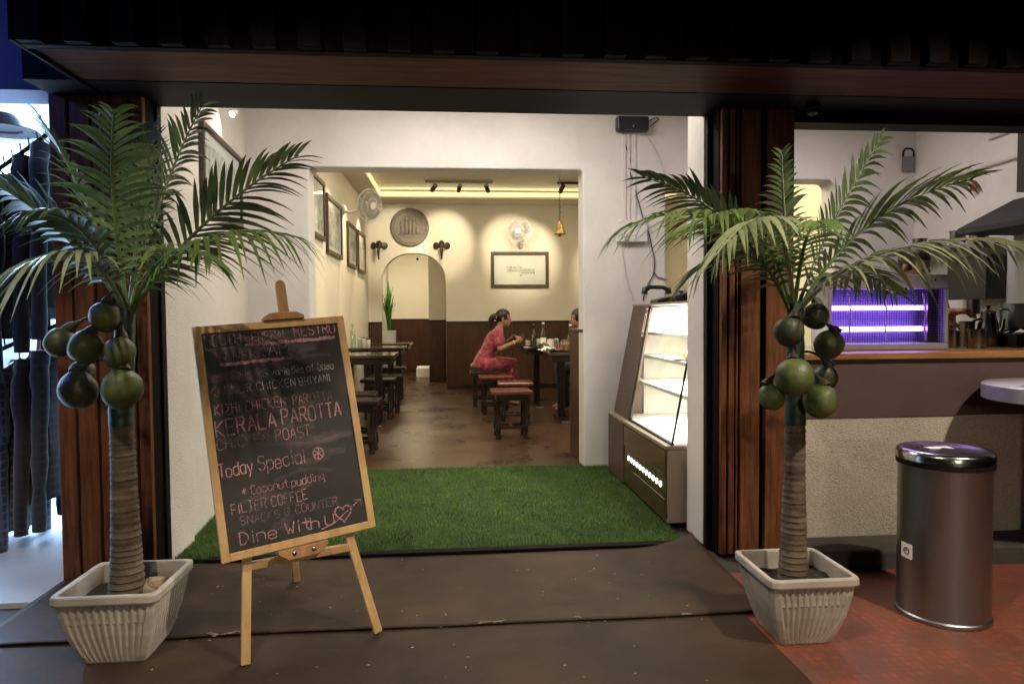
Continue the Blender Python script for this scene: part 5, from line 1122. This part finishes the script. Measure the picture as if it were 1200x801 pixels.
# ---- wall decor ------------------------------------------------------
def lw(px, y): return at(px, y, X=-1.398)
for (ya, yb_, z1, z0, lb) in ((6.80, 7.58, 2.66, 2.02, 'framed sketch nearest the opening on the cream side wall'), (7.72, 8.72, 2.58, 1.92, 'framed sketch of a round shape second along the cream side wall'), (9.20, 10.02, 2.48, 1.89, 'framed sketch third along the cream side wall'), (10.18, 10.98, 2.49, 1.88, 'framed sketch farthest along the cream side wall near the back')):
    framed(lb, 'X', (-1.395, (ya + yb_) / 2, (z0 + z1) / 2), yb_ - ya, z1 - z0, 0.05, group='framed sketches along the cream side wall', matw=0.05)
a, c = at(575, 295, Y=YB), at(643, 337, Y=YB)
t = framed('wide framed handwritten text on the back wall under the fan', 'Y', ((a.x + c.x) / 2, YB - 0.004, (a.z + c.z) / 2), c.x - a.x, a.z - c.z, 0.055, art='paper')
b = MB(); R = random.Random(5)
for li, (u0, u1, v) in enumerate(((-0.22, 0.02, 0.035), (-0.22, 0.24, 0.0), (-0.22, 0.24, -0.03), (0.0, 0.24, -0.06), (0.0, 0.04, -0.10))):
    u = u0
    while u < u1:
        l = R.uniform(0.008, 0.02); b.box(u, u + l, -0.0116, -0.0104, v + R.uniform(-0.004, 0.002), v + R.uniform(0.008, 0.016)); u += l + R.uniform(0.004, 0.012)
b.build('handwriting', 'grey_cloth', t)
mc = at(480, 266, Y=YB - 0.05); t = thing('wall_plaque', 'large round carved grey plaque above the arched doorway', 'plaque', (mc.x, YB - 0.003, mc.z))
MB().lathe([(0.315, 0), (0.315, 0.025), (0.300, 0.040), (0.285, 0.040), (0.275, 0.028), (0.262, 0.028), (0.256, 0.034), (0.248, 0.028), (0.0001, 0.030)], n=56, axis=(0, -1, 0)).build('disc', 'medallion', t, smooth=True)
b = MB()
for k, (x, h) in enumerate(((-0.13, 0.17), (-0.06, 0.23), (0.0, 0.25), (0.065, 0.22), (0.13, 0.16))):
    b.tube([(x, -0.030, -0.10), (x + 0.006, -0.034, -0.02), (x - 0.004, -0.034, h - 0.14)], [0.030, 0.026, 0.022], 10).ball((x, -0.036, h - 0.10), 0.021, 0.015, 0.024, 10, 8)
b.tube([(-0.19, -0.030, -0.115), (0.19, -0.030, -0.115)], 0.010, 8)
for k in range(9): b.ball((-0.13 + k * 0.0325, -0.030, -0.165 + 0.010 * abs(k - 4) * 0.4), 0.011, 0.008, 0.014, 8, 6)
arcp = [(0.155 * math.cos(q), -0.030, 0.03 + 0.155 * math.sin(q)) for q in [math.pi * k / 14 for k in range(15)]]
b.tube(arcp, 0.012, 8); b.build('carved_relief', 'medallion', t, smooth=True)
def elephant(px, label):
    p = at(px, 289, Y=YB - 0.06); t = thing('elephant_head', label, 'wall ornament', (p.x, YB - 0.003, p.z), 0, 'bronze elephant heads beside the plaque')
    MB().ball((0, -0.05, 0.02), 0.055, 0.055, 0.075, 18, 12, lambda d: 1 + 0.12 * max(0, d.z) * math.cos(2 * math.atan2(d.y, d.x))).build('head', 'bronze_dark', t, smooth=True)
    MB().tube(bez((0, -0.09, 0.0), (0, -0.125, -0.09), (0, -0.10, -0.21), 14), [0.030 - 0.0013 * i for i in range(15)], 12).build('trunk', 'bronze_dark', t, smooth=True)
    for s in (-1, 1):
        MB().ball((0, 0, 0), 0.052, 0.010, 0.058, 14, 8, lambda d: 1 + 0.15 * d.x * s).xform(Matrix.Translation(V((s * 0.085, -0.03, 0.02))) @ Matrix.Rotation(s * 0.4, 4, 'Z')).build('ear', 'bronze_dark', t, smooth=True)
        MB().tube(bez((s * 0.03, -0.09, -0.03), (s * 0.04, -0.13, -0.06), (s * 0.035, -0.155, -0.05), 6), [0.009, 0.009, 0.008, 0.007, 0.006, 0.004, 0.002], 8).build('tusk', 'paper', t, smooth=True)
elephant(444, 'dark bronze elephant head left of the arched doorway'); elephant(517.5, 'dark bronze elephant head right of the arched doorway')
def wall_fan(label, loc, axis_dir, face, arm):
    """loc = hub centre, face = direction it blows, arm = point on the wall"""
    t = thing('wall_fan', label, 'fan', loc, 0, 'white wall fans'); f = V(face).normalized(); q = V((0, 0, 1)).rotation_difference(f).to_matrix().to_4x4()
    b = MB()
    for zz, rr in ((0.0, 0.205), (0.045, 0.17), (-0.045, 0.17), (0.06, 0.09), (-0.06, 0.09)): b.tube([(rr * math.cos(k * 0.2094), rr * math.sin(k * 0.2094), zz) for k in range(31)], 0.0035 if rr < 0.2 else 0.006, 5)
    for k in range(36):
        a = k * math.pi / 18; cs, sn = math.cos(a), math.sin(a)
        for s in (1, -1): b.tube([(0.045 * cs, 0.045 * sn, s * 0.063), (0.11 * cs, 0.11 * sn, s * 0.058), (0.17 * cs, 0.17 * sn, s * 0.045), (0.204 * cs, 0.204 * sn, 0)], 0.0016, 4)
    b.xform(q).build('guard', 'white_plastic', t, smooth=True)
    MB().lathe([(0.045, 0.058), (0.045, 0.066), (0.0001, 0.068)], n=20).xform(q).build('badge', 'white_plastic', t, smooth=True)
    for k in range(3):
        vs = []; fs = []; a0 = k * 2.094
        for j in range(8):
            g = j / 7; r = 0.03 + 0.155 * g; sp = 0.30 + 0.45 * math.sin(math.pi * (0.15 + 0.7 * g))
            for e, tt in ((-1, -0.018), (0, 0), (1, 0.018)): vs.append((r * math.cos(a0 + e * sp), r * math.sin(a0 + e * sp), tt))
        for j in range(7):
            for e in (0, 1): fs.append((3 * j + e, 3 * j + e + 1, 3 * j + e + 4, 3 * j + e + 3))
        MB().add(vs, fs).xform(q).build('blade', mat('pale_fan_blade', (0.30, 0.29, 0.27), 0.4) if 'pale_fan_blade' not in bpy.data.materials else bpy.data.materials['pale_fan_blade'], t, smooth=True, recalc=False)
    hub = MB().lathe([(0.0001, -0.16), (0.04, -0.155), (0.055, -0.12), (0.055, -0.07), (0.03, -0.06), (0.02, 0.02)], n=20).xform(q).build('motor', 'white_plastic', t, smooth=True)
    m0 = q @ V((0, 0, -0.12)); w = V(arm) - V(loc)
    MB().tube(bez(m0, (m0 + w) * 0.5 + V((0, 0, -0.06)), w, 10), 0.014, 10).ball(w, 0.045, 0.045, 0.06, 12, 8).build('bracket', 'white_plastic', t, smooth=True)
    return t
p = at(433, 241, Y=8.75); wall_fan('white wall fan on the cream side wall above the framed sketches', p, None, (0.75, -0.62, -0.15), (-1.392, 8.95, p.z - 0.02))
p = at(608, 270, Y=YB - 0.26); wall_fan('white wall fan on the back wall above the framed text', p, None, (-0.30, -0.9, -0.15), (p.x + 0.05, YB - 0.02, p.z - 0.22))
# ceiling track spots
def track(label, xa, xb, y, heads, aims):
    t = thing('track_light', label, 'track light', ((xa + xb) / 2, y, H_IN - 0.003))
    MB().box(xa, xb, y - 0.018, y + 0.018, H_IN - 0.035, H_IN - 0.003).build('track', 'black_plastic', t, True)
    for hx, aim in zip(heads, aims):
        j = V((hx, y, H_IN - 0.036)); c = j + V((0, 0, -0.075)); d = (V(aim) - c).normalized()
        h = MB().lathe([(0.028, -0.09), (0.032, -0.085), (0.032, 0.06), (0.027, 0.06), (0.025, 0.045)], c, 18, axis=d).build('spot_head', 'black_plastic', t, True, smooth=True)
        MB().lathe([(0.025, 0.0), (0.0001, 0.001)], c + d * 0.046, 18, axis=d).build('lens', 'spot_led', h, True, smooth=True)
        MB().tube([j, c - d * 0.02], 0.007, 8).build('stem', 'black_plastic', h, True, smooth=True)
        lamp('track_spot_light', 'SPOT', c + d * 0.07, aim, 95, (1, 0.84, 0.58), 0.02, spot=46, blend=0.7)
YT = 10.0
xs = [at(px, 224, Y=YT).x for px in (508, 538, 571)]
track('long black track with three spotlights on the dining room ceiling', at(498, 218, Y=YT).x, at(577, 218, Y=YT).x, YT, xs, [(-0.95, YB, 2.45), (-0.15, YB, 2.45), (0.98, YB, 2.35)])
xr = at(658, 222, Y=YT).x
track('short black track with one spotlight right of the hanging bell chain', at(653, 218, Y=YT).x, at(653, 218, Y=YT).x + 0.9, YT, [xr, xr + 0.7], [(1.25, YB, 2.2), (2.6, YB, 2.0)])
# hanging bell
bl_ = at(656, 262, Y=8.0); t = thing('brass_bell', 'brass temple bell hanging on a chain from the dining room ceiling', 'bell', (bl_.x, 8.0, H_IN - 0.002))
dz = bl_.z - (H_IN - 0.002)
MB().lathe([(0.012, 0.03), (0.014, 0.02), (0.030, 0.005), (0.042, -0.02), (0.046, -0.06), (0.050, -0.085), (0.068, -0.115), (0.070, -0.122), (0.060, -0.120), (0.045, -0.08), (0.036, -0.02), (0.0001, 0.0)], (0, 0, dz), 28).build('bell_body', 'bronze', t, smooth=True)
MB().tube([(0, 0, dz - 0.03), (0, 0, dz - 0.125)], 0.005, 8).ball((0, 0, dz - 0.135), 0.018, None, None, 12, 8).build('clapper', 'bronze_dark', t, smooth=True)
b = MB(); z = dz + 0.03
k = 0
while z < -0.02:
    if k % 2: b.tube([(0.010 * math.cos(q), 0, z + 0.018 * math.sin(q) + 0.014) for q in [6.283 * i / 8 for i in range(9)]], 0.0032, 5)
    else: b.tube([(0, 0.010 * math.cos(q), z + 0.018 * math.sin(q) + 0.014) for q in [6.283 * i / 8 for i in range(9)]], 0.0032, 5)
    z += 0.030; k += 1
b.build('chain', 'bronze_dark', t, smooth=True)
o = MB().lathe([(0.012, 0), (0.02, -0.01), (0.02, -0.03), (0.012, -0.04)], at(489, 302, Y=YB + 0.10), 12).build('arch_hook', 'black', smooth=True); tag(o, 'small dark hook at the top of the arched doorway', 'hook')

# ================================================================== PEOPLE
def skin_mesh(verts, edges, radii, root=0, sub=2):
    """tapered limbs with rounded joints, later fused into one continuous surface"""
    b = MB(); verts = [V(v) for v in verts]; rr = [r[0] if isinstance(r, tuple) else r for r in radii]
    for v, r in zip(verts, rr):
        wide = 1.22 if r > 0.10 else 1.0
        b.ball(v, r * (0.92 if wide > 1 else 1), r * wide, r, 18, 12)
    for i, j in edges:
        a, c = verts[i], verts[j]; n = max(3, int((c - a).length / 0.03))
        if (c - a).length < 1e-4: continue
        wide = rr[i] > 0.10 and rr[j] > 0.10
        if wide:
            for q in range(1, n): f = q / n; r = rr[i] + (rr[j] - rr[i]) * f; b.ball(a.lerp(c, f), r * 0.92, r * 1.22, r, 18, 12)
        else: b.tube([a.lerp(c, q / n) for q in range(n + 1)], [rr[i] + (rr[j] - rr[i]) * (q / n) for q in range(n + 1)], 16)
    return b.v, b.f
def chain(pts, radii, sub=2):
    n = len(pts); return skin_mesh([V(p) for p in pts], [(i, i + 1) for i in range(n - 1)], radii, 0, sub)
def fuse(b, name, mt, parent, vox=0.006, smooth=3):
    me = bpy.data.meshes.new('tmp'); me.from_pydata([tuple(v) for v in b.v], [], b.f); bm = bmesh.new(); bm.from_mesh(me); bmesh.ops.recalc_face_normals(bm, faces=bm.faces); bm.to_mesh(me); bm.free()
    o = bpy.data.objects.new('tmp', me); COL.objects.link(o); r = o.modifiers.new('r', 'REMESH'); r.mode = 'VOXEL'; r.voxel_size = vox
    s = o.modifiers.new('sm', 'SMOOTH'); s.factor = 0.5; s.iterations = smooth
    dg = bpy.context.evaluated_depsgraph_get(); dg.update(); m2 = bpy.data.meshes.new_from_object(o.evaluated_get(dg))
    bpy.data.objects.remove(o); bpy.data.meshes.remove(me); m2.name = name
    m2.materials.clear(); m2.materials.append(M[mt]); m2.polygons.foreach_set('use_smooth', [True] * len(m2.polygons))
    q = bpy.data.objects.new(name, m2); COL.objects.link(q)
    if parent is not None: q.parent = parent; WM[q.name] = WM[parent.name]
    else: WM[q.name] = Matrix()
    return q
def head_into(b, c, yaw, pitch=0.0, s=1.0):
    """head facing +X before rotation, centre c at mid-head"""
    Mx = Matrix.Translation(V(c)) @ Matrix.Rotation(yaw, 4, 'Z') @ Matrix.Rotation(pitch, 4, 'Y') @ Matrix.Scale(s, 4)
    h = MB()
    h.ball((-0.008, 0, 0.028), 0.094, 0.074, 0.088, 28, 20)
    h.ball((0.022, 0, -0.040), 0.066, 0.056, 0.078, 24, 18)              # face and jaw
    h.ball((0.062, 0, -0.094), 0.022, 0.022, 0.018, 14, 10)              # chin
    h.tube([(0.082, 0, 0.012), (0.097, 0, -0.018), (0.107, 0, -0.034), (0.088, 0, -0.044)], [0.008, 0.010, 0.013, 0.010], 10)   # nose
    h.ball((0.082, 0, -0.062), 0.014, 0.024, 0.007, 12, 8).ball((0.080, 0, -0.073), 0.013, 0.021, 0.008, 12, 8)  # lips
    h.ball((0.068, 0.031, 0.020), 0.018, 0.022, 0.007, 10, 8).ball((0.068, -0.031, 0.020), 0.018, 0.022, 0.007, 10, 8)  # brows
    for s_ in (-1, 1): h.ball((-0.012, s_ * 0.076, -0.012), 0.020, 0.008, 0.032, 12, 10)   # ears
    h.xform(Mx); b.v, b.f = b.add(h.v, h.f).v, b.f
    return Mx
def eyes(Mx, t, name='eye'):
    for s_ in (-1, 1):
        e = MB().ball((0.074, s_ * 0.030, 0.004), 0.010, 0.013, 0.007, 12, 8).xform(Mx).build('eye', 'paper', t, smooth=True)
        MB().ball((0.0805, s_ * 0.031, 0.004), 0.005, 0.006, 0.006, 10, 8).xform(Mx).build('iris', 'hair', e, smooth=True)
def hand_into(b, wrist, fwd, palm, s=1.0, curl=0.9, side=1):
    """curled hand: fwd from the wrist to the knuckles, palm = direction the palm faces; fingers close towards palm"""
    f = V(fwd).normalized(); p = (V(palm) - f * V(palm).dot(f)).normalized(); x = f.cross(p) * side
    w = V(wrist)
    vs, fs = skin_mesh([w, w + f * 0.045 * s, w + f * 0.082 * s], [(0, 1), (1, 2)], [(0.022 * s, 0.018 * s), (0.036 * s, 0.015 * s), (0.036 * s, 0.013 * s)]); 
    b.add(*chain([w - f * 0.01, w + f * 0.03 * s, w + f * 0.06 * s], [0.022 * s, 0.024 * s, 0.022 * s], 1))
    for k, (off, L) in enumerate(((-0.030, 0.070), (-0.010, 0.080), (0.010, 0.074), (0.029, 0.058))):
        base = w + f * 0.050 * s + x * off * 0.8 * s; pts = [base]; d = f.copy(); pos = w + f * 0.085 * s + x * off * s; pts.append(pos)
        for seg, fr in enumerate((0.45, 0.30, 0.25)):
            d = (d * math.cos(curl * 0.75) + p * math.sin(curl * 0.75)); 
            pn = (p - f * 0).normalized(); d.normalize(); pos = pos + d * L * fr * s; pts.append(pos)
            p2 = (p * math.cos(curl * 0.5) - f * math.sin(curl * 0.5)); d = (d + p2 * 0.25).normalized()
        b.add(*chain(pts, [0.012 * s, 0.0105 * s, 0.0095 * s, 0.0085 * s, 0.007 * s], 1))
    th = [w + f * 0.020 * s - x * 0.018 * s, w + f * 0.045 * s - x * 0.040 * s + p * 0.012 * s, w + f * 0.070 * s - x * 0.042 * s + p * 0.032 * s, w + f * 0.088 * s - x * 0.030 * s + p * 0.045 * s]
    b.add(*chain(th, [0.014 * s, 0.0125 * s, 0.010 * s, 0.008 * s], 1))
def woman():
    o = V((0.40, 9.2, 0)); t = thing('person', 'woman in a pink floral dress with a black ponytail seated at the table', 'person', o)
    pel = V((0, 0, 0.57)); spine = V((0.06, 0, 0.72)); chest = V((0.15, 0, 0.90)); neck0 = V((0.205, 0, 1.02)); neck1 = V((0.235, 0, 1.085)); hc = V((0.275, 0.0, 1.180))
    shn, shf = V((0.19, -0.165, 0.975)), V((0.19, 0.165, 0.975))
    elN, haN = V((0.20, -0.235, 0.775)), V((0.425, -0.15, 0.865))
    elF, haF = V((0.29, 0.22, 0.80)), V((0.385, 0.06, 0.905))
    kN, kF = V((0.40, 0.02, 0.555)), V((0.41, 0.22, 0.555)); aN, aF = V((0.34, 0.03, 0.09)), V((0.40, 0.22, 0.09))
    hN, hF = V((0.03, -0.085, 0.565)), V((0.03, 0.085, 0.565))
    vs = [pel, spine, chest, neck0, neck1, hc - V((0, 0, 0.03)), shn, shn.lerp(elN, 0.5), elN, elN.lerp(haN, 0.4), haN, shf, shf.lerp(elF, 0.5), elF, elF.lerp(haF, 0.4), haF, hN, hN.lerp(kN, 0.5), kN, kN.lerp(aN, 0.35), aN, hF, hF.lerp(kF, 0.5), kF, kF.lerp(aF, 0.35), aF]
    ed = [(0, 1), (1, 2), (2, 3), (3, 4), (4, 5), (3, 6), (6, 7), (7, 8), (8, 9), (9, 10), (3, 11), (11, 12), (12, 13), (13, 14), (14, 15), (0, 16), (16, 17), (17, 18), (18, 19), (19, 20), (0, 21), (21, 22), (22, 23), (23, 24), (24, 25)]
    ra = [0.125, 0.105, 0.110, 0.058, 0.046, 0.045, 0.054, 0.043, 0.036, 0.037, 0.023, 0.054, 0.043, 0.036, 0.037, 0.023, 0.095, 0.078, 0.052, 0.052, 0.034, 0.095, 0.078, 0.052, 0.052, 0.034]
    b = MB(); b.add(*skin_mesh(vs, ed, ra, 0, 2)); Mx = head_into(b, hc, -0.08, 0.10, 1.0)
    fN = (haN - elN).normalized(); hand_into(b, haN - fN * 0.005, fN + V((0.0, 0.1, 0.25)), V((0.25, 0.9, 0.0)), 0.95, 0.85)
    fF = (haF - elF).normalized(); hand_into(b, haF - fF * 0.005, fF + V((0.25, 0, 0.0)), V((0.3, -0.6, -0.5)), 0.95, 0.9, -1)
    for a_, k_ in ((aN, kN), (aF, kF)): b.add(*chain([a_, a_ + V((0.03, 0, -0.045)), a_ + V((0.12, 0, -0.065))], [0.035, 0.034, 0.022], 1))
    fuse(b, 'body', 'skin', t, 0.0055, 3); eyes(Mx, t)
    # dress: follows torso, short sleeves, lap and skirt
    dv = [pel + V((-0.01, 0, -0.0)), spine, chest, neck0 + V((-0.005, 0, -0.012)), shn, shn.lerp(elN, 0.62), shf, shf.lerp(elF, 0.62), hN, hN.lerp(kN, 0.5), kN, kN.lerp(aN, 0.75), hF, hF.lerp(kF, 0.5), kF, kF.lerp(aF, 0.75)]
    de = [(0, 1), (1, 2), (2, 3), (3, 4), (4, 5), (3, 6), (6, 7), (0, 8), (8, 9), (9, 10), (10, 11), (0, 12), (12, 13), (13, 14), (14, 15)]
    dr = [0.145, 0.122, 0.125, 0.066, 0.066, 0.060, 0.066, 0.060, 0.115, 0.098, 0.078, 0.085, 0.115, 0.098, 0.078, 0.085]
    d = MB(); d.add(*skin_mesh(dv, de, dr, 0, 2)); d.ball((0.0, 0, 0.545), 0.185, 0.19, 0.075, 24, 14, lambda q: 1 + 0.08 * mnoise.noise(q * 3))
    d.ball((0.22, 0.08, 0.53), 0.20, 0.17, 0.065, 24, 14, lambda q: 1 + 0.08 * mnoise.noise(q * 3))
    dress = fuse(d, 'dress', 'dress', t, 0.008, 2)
    for v in dress.data.vertices:
        n_ = mnoise.noise(V((v.co.x * 9, v.co.y * 9, v.co.z * 14))); v.co += v.normal * 0.007 * n_
    # hair: cap, bun tie, ponytail
    h = MB(); h.ball((-0.016, 0, 0.034), 0.102, 0.084, 0.094, 28, 20, lambda q: 1 + 0.02 * mnoise.noise(V((q.x * 2, q.y * 12, q.z * 2)))).ball((-0.075, 0, 0.0), 0.045, 0.05, 0.055, 16, 12)
    h.tube(bez((-0.085, 0, 0.02), (-0.165, 0, -0.03), (-0.165, 0.0, -0.19), 16), [0.030, 0.036, 0.040, 0.042, 0.043, 0.043, 0.042, 0.041, 0.040, 0.038, 0.036, 0.033, 0.030, 0.026, 0.021, 0.014, 0.005], 14)
    h.xform(Mx)
    # keep the face free of hair
    hair = fuse(h, 'hair', 'hair', t, 0.006, 1); inv = Mx.inverted()
    for v in hair.data.vertices:
        q = inv @ v.co
        if q.x > 0.045 and q.z < 0.062: v.co = Mx @ V((0.035 + (q.x - 0.045) * 0.1, q.y * 0.8, q.z))
        elif q.x > -0.005 and q.z < -0.01: v.co = Mx @ V((q.x, q.y * 0.72, q.z))
    MB().tube([(-0.098 + 0.0, 0.036 * math.cos(k * 0.5236), 0.012 + 0.036 * math.sin(k * 0.5236)) for k in range(13)], 0.010, 8).xform(Mx).build('hair_tie', 'paper', hair, smooth=True)
    MB().ball((-0.008, -0.088, -0.040), 0.006, None, None, 8, 6).xform(Mx).build('earring', 'paper', t, smooth=True)
    w_ = elN.lerp(haN, 0.86); dd = (haN - elN).normalized(); n1 = dd.cross(V((0, 0, 1))).normalized(); n2 = dd.cross(n1)
    MB().tube([w_ + (n1 * math.cos(k * 0.5236) + n2 * math.sin(k * 0.5236)) * 0.030 for k in range(13)], 0.006, 8).build('bracelet', 'paper', t, smooth=True)
    # glass in her near hand
    g = haN + (fN + V((0, 0.1, 0.25))).normalized() * 0.095 + V((0.02, 0.03, -0.065)) + o
    tumbler(g, 'glass of water held by the woman in pink', None, None)
woman()
def other_diner():
    o = V((px_on(672, 8.55) + 0.22, 8.62, 0)); t = thing('person', 'dark haired diner in black clothes half hidden behind the right edge of the opening', 'person', o)
    pel = V((0, 0, 0.56)); ch = V((-0.10, 0, 0.90)); n0 = V((-0.12, 0, 1.02)); n1 = V((-0.13, 0, 1.08)); hc = V((-0.15, 0, 1.17))
    b = MB(); vs = [pel, V((-0.05, 0, 0.72)), ch, n0, n1, hc - V((0, 0, 0.03)), n0 + V((0, -0.17, -0.04)), V((-0.10, -0.22, 0.78)), V((-0.28, -0.16, 0.85)), n0 + V((0, 0.17, -0.04)), V((-0.10, 0.22, 0.78)), V((-0.28, 0.16, 0.85)), V((-0.02, -0.09, 0.55)), V((-0.36, -0.11, 0.54)), V((-0.33, -0.11, 0.10)), V((-0.02, 0.09, 0.55)), V((-0.36, 0.11, 0.54)), V((-0.33, 0.11, 0.10))]
    ed = [(0, 1), (1, 2), (2, 3), (3, 4), (4, 5), (3, 6), (6, 7), (7, 8), (3, 9), (9, 10), (10, 11), (0, 12), (12, 13), (13, 14), (0, 15), (15, 16), (16, 17)]
    ra = [0.13, 0.11, 0.12, 0.06, 0.048, 0.045, 0.056, 0.04, 0.025, 0.056, 0.04, 0.025, 0.095, 0.06, 0.036, 0.095, 0.06, 0.036]
    b.add(*skin_mesh(vs, ed, ra)); Mx = head_into(b, hc, math.pi, 0.1)
    for w_, s in ((8, 1), (11, -1)): hand_into(b, vs[w_], V((-1, 0, 0)), V((0, 0.2 * s, -1)), 0.95, 0.6, s)
    for k in (14, 17): b.add(*chain([vs[k], vs[k] + V((-0.03, 0, -0.045)), vs[k] + V((-0.12, 0, -0.065))], [0.036, 0.034, 0.022], 1))
    fuse(b, 'body', 'skin', t, 0.009, 3); eyes(Mx, t)
    d = MB(); d.add(*skin_mesh(vs[:4] + [vs[6], vs[7], vs[6].lerp(vs[8], 0.9), vs[9], vs[10]] + vs[12:14] + [vs[14]] + vs[15:18], [(0, 1), (1, 2), (2, 3), (3, 4), (4, 5), (3, 7), (7, 8), (0, 9), (9, 10), (10, 11), (0, 12), (12, 13), (13, 14)], [0.145, 0.125, 0.135, 0.07, 0.068, 0.05, 0.04, 0.068, 0.05, 0.11, 0.075, 0.05, 0.11, 0.075, 0.05][:15] if False else [0.145, 0.125, 0.135, 0.07, 0.068, 0.05, 0.001, 0.068, 0.05, 0.11, 0.075, 0.05, 0.11, 0.075, 0.05]))
    fuse(d, 'clothes', 'dark_cloth', t, 0.009, 3)
    h = MB(); h.ball((-0.016, 0, 0.034), 0.104, 0.086, 0.098, 24, 16).ball((-0.06, 0, -0.06), 0.065, 0.078, 0.12, 20, 14); h.xform(Mx)
    hair = fuse(h, 'hair', 'hair', t, 0.008, 1); inv = Mx.inverted()
    for v in hair.data.vertices:
        q = inv @ v.co
        if q.x > 0.045 and q.z < 0.06: v.co = Mx @ V((0.035, q.y * 0.8, q.z))
    place(copy_tree(drk), (o.x, o.y, 0), 0.0, 'dark stool under the half hidden diner on the right')
other_diner()
def cook():
    hp_ = at(1068, 312, Y=4.35); o = V((hp_.x, 4.35, 0.0)); t = thing('person', 'cook in dark clothes bending over the counter behind the insect zapper', 'person', o)
    hz = hp_.z; hand = at(1126, 366, Y=3.98) - o; hand2 = at(1118, 380, Y=4.02) - o
    pel = V((0, 0.16, 0.95)); ch = V((0, 0.06, 1.22)); n0 = V((0, 0.02, hz - 0.17)); n1 = V((0, 0.0, hz - 0.11)); hc = V((0, -0.03, hz))
    shR, shL = V((0.17, 0.0, hz - 0.22)), V((-0.17, 0.03, hz - 0.22)); elR = V((0.20, -0.10, 1.06)); elL = V((-0.16, -0.12, 1.06))
    vs = [pel, pel.lerp(ch, 0.5), ch, n0, n1, hc - V((0, 0, 0.03)), shR, elR, hand - V((0.07, 0.0, 0.0)), shL, elL, hand2 - V((0.10, 0, 0.0)), V((-0.09, 0.16, 0.90)), V((-0.09, 0.14, 0.48)), V((-0.09, 0.18, 0.09)), V((0.09, 0.16, 0.90)), V((0.09, 0.14, 0.48)), V((0.09, 0.18, 0.09))]
    ed = [(0, 1), (1, 2), (2, 3), (3, 4), (4, 5), (3, 6), (6, 7), (7, 8), (3, 9), (9, 10), (10, 11), (0, 12), (12, 13), (13, 14), (0, 15), (15, 16), (16, 17)]
    ra = [0.135, 0.12, 0.13, 0.06, 0.05, 0.045, 0.058, 0.045, 0.030, 0.058, 0.045, 0.030, 0.10, 0.06, 0.04, 0.10, 0.06, 0.04]
    b = MB(); b.add(*skin_mesh(vs, ed, ra)); Mx = head_into(b, hc, -1.2, 0.35)
    hand_into(b, vs[8], V((1, -0.25, 0.15)), V((0.0, -0.3, -1)), 1.0, 0.8, 1); hand_into(b, vs[11], V((1, -0.3, 0.1)), V((0, 0.4, -1)), 1.0, 0.8, -1)
    for k in (14, 17): b.add(*chain([vs[k], vs[k] + V((0, -0.03, -0.045)), vs[k] + V((0, -0.13, -0.065))], [0.036, 0.034, 0.022], 1))
    fuse(b, 'body', 'skin', t, 0.009, 3); eyes(Mx, t)
    cv = vs[:4] + [shR, shR.lerp(elR, 0.7), shL, shL.lerp(elL, 0.7)] + vs[12:18]
    d = MB(); d.add(*skin_mesh(cv, [(0, 1), (1, 2), (2, 3), (3, 4), (4, 5), (3, 6), (6, 7), (0, 8), (8, 9), (9, 10), (0, 11), (11, 12), (12, 13)], [0.15, 0.135, 0.145, 0.07, 0.07, 0.058, 0.07, 0.058, 0.115, 0.075, 0.055, 0.115, 0.075, 0.055]))
    fuse(d, 'clothes', 'dark_cloth', t, 0.010, 3)
    h = MB(); h.ball((-0.016, 0, 0.036), 0.103, 0.085, 0.094, 24, 16); h.xform(Mx); hair = fuse(h, 'hair', 'hair', t, 0.008, 1); inv = Mx.inverted()
    for v in hair.data.vertices:
        q = inv @ v.co
        if q.x > 0.03 and q.z < 0.06: v.co = Mx @ V((0.025, q.y * 0.8, q.z))
    c = hand + o + V((0.045, -0.05, -0.01)); q = thing('steel_mug', 'dull steel mug held in the hands of the cook', 'mug', c); MB().lathe(pot_prof(0.038, 0.085), n=24).build('body', 'steel_dark', q, smooth=True)
cook()
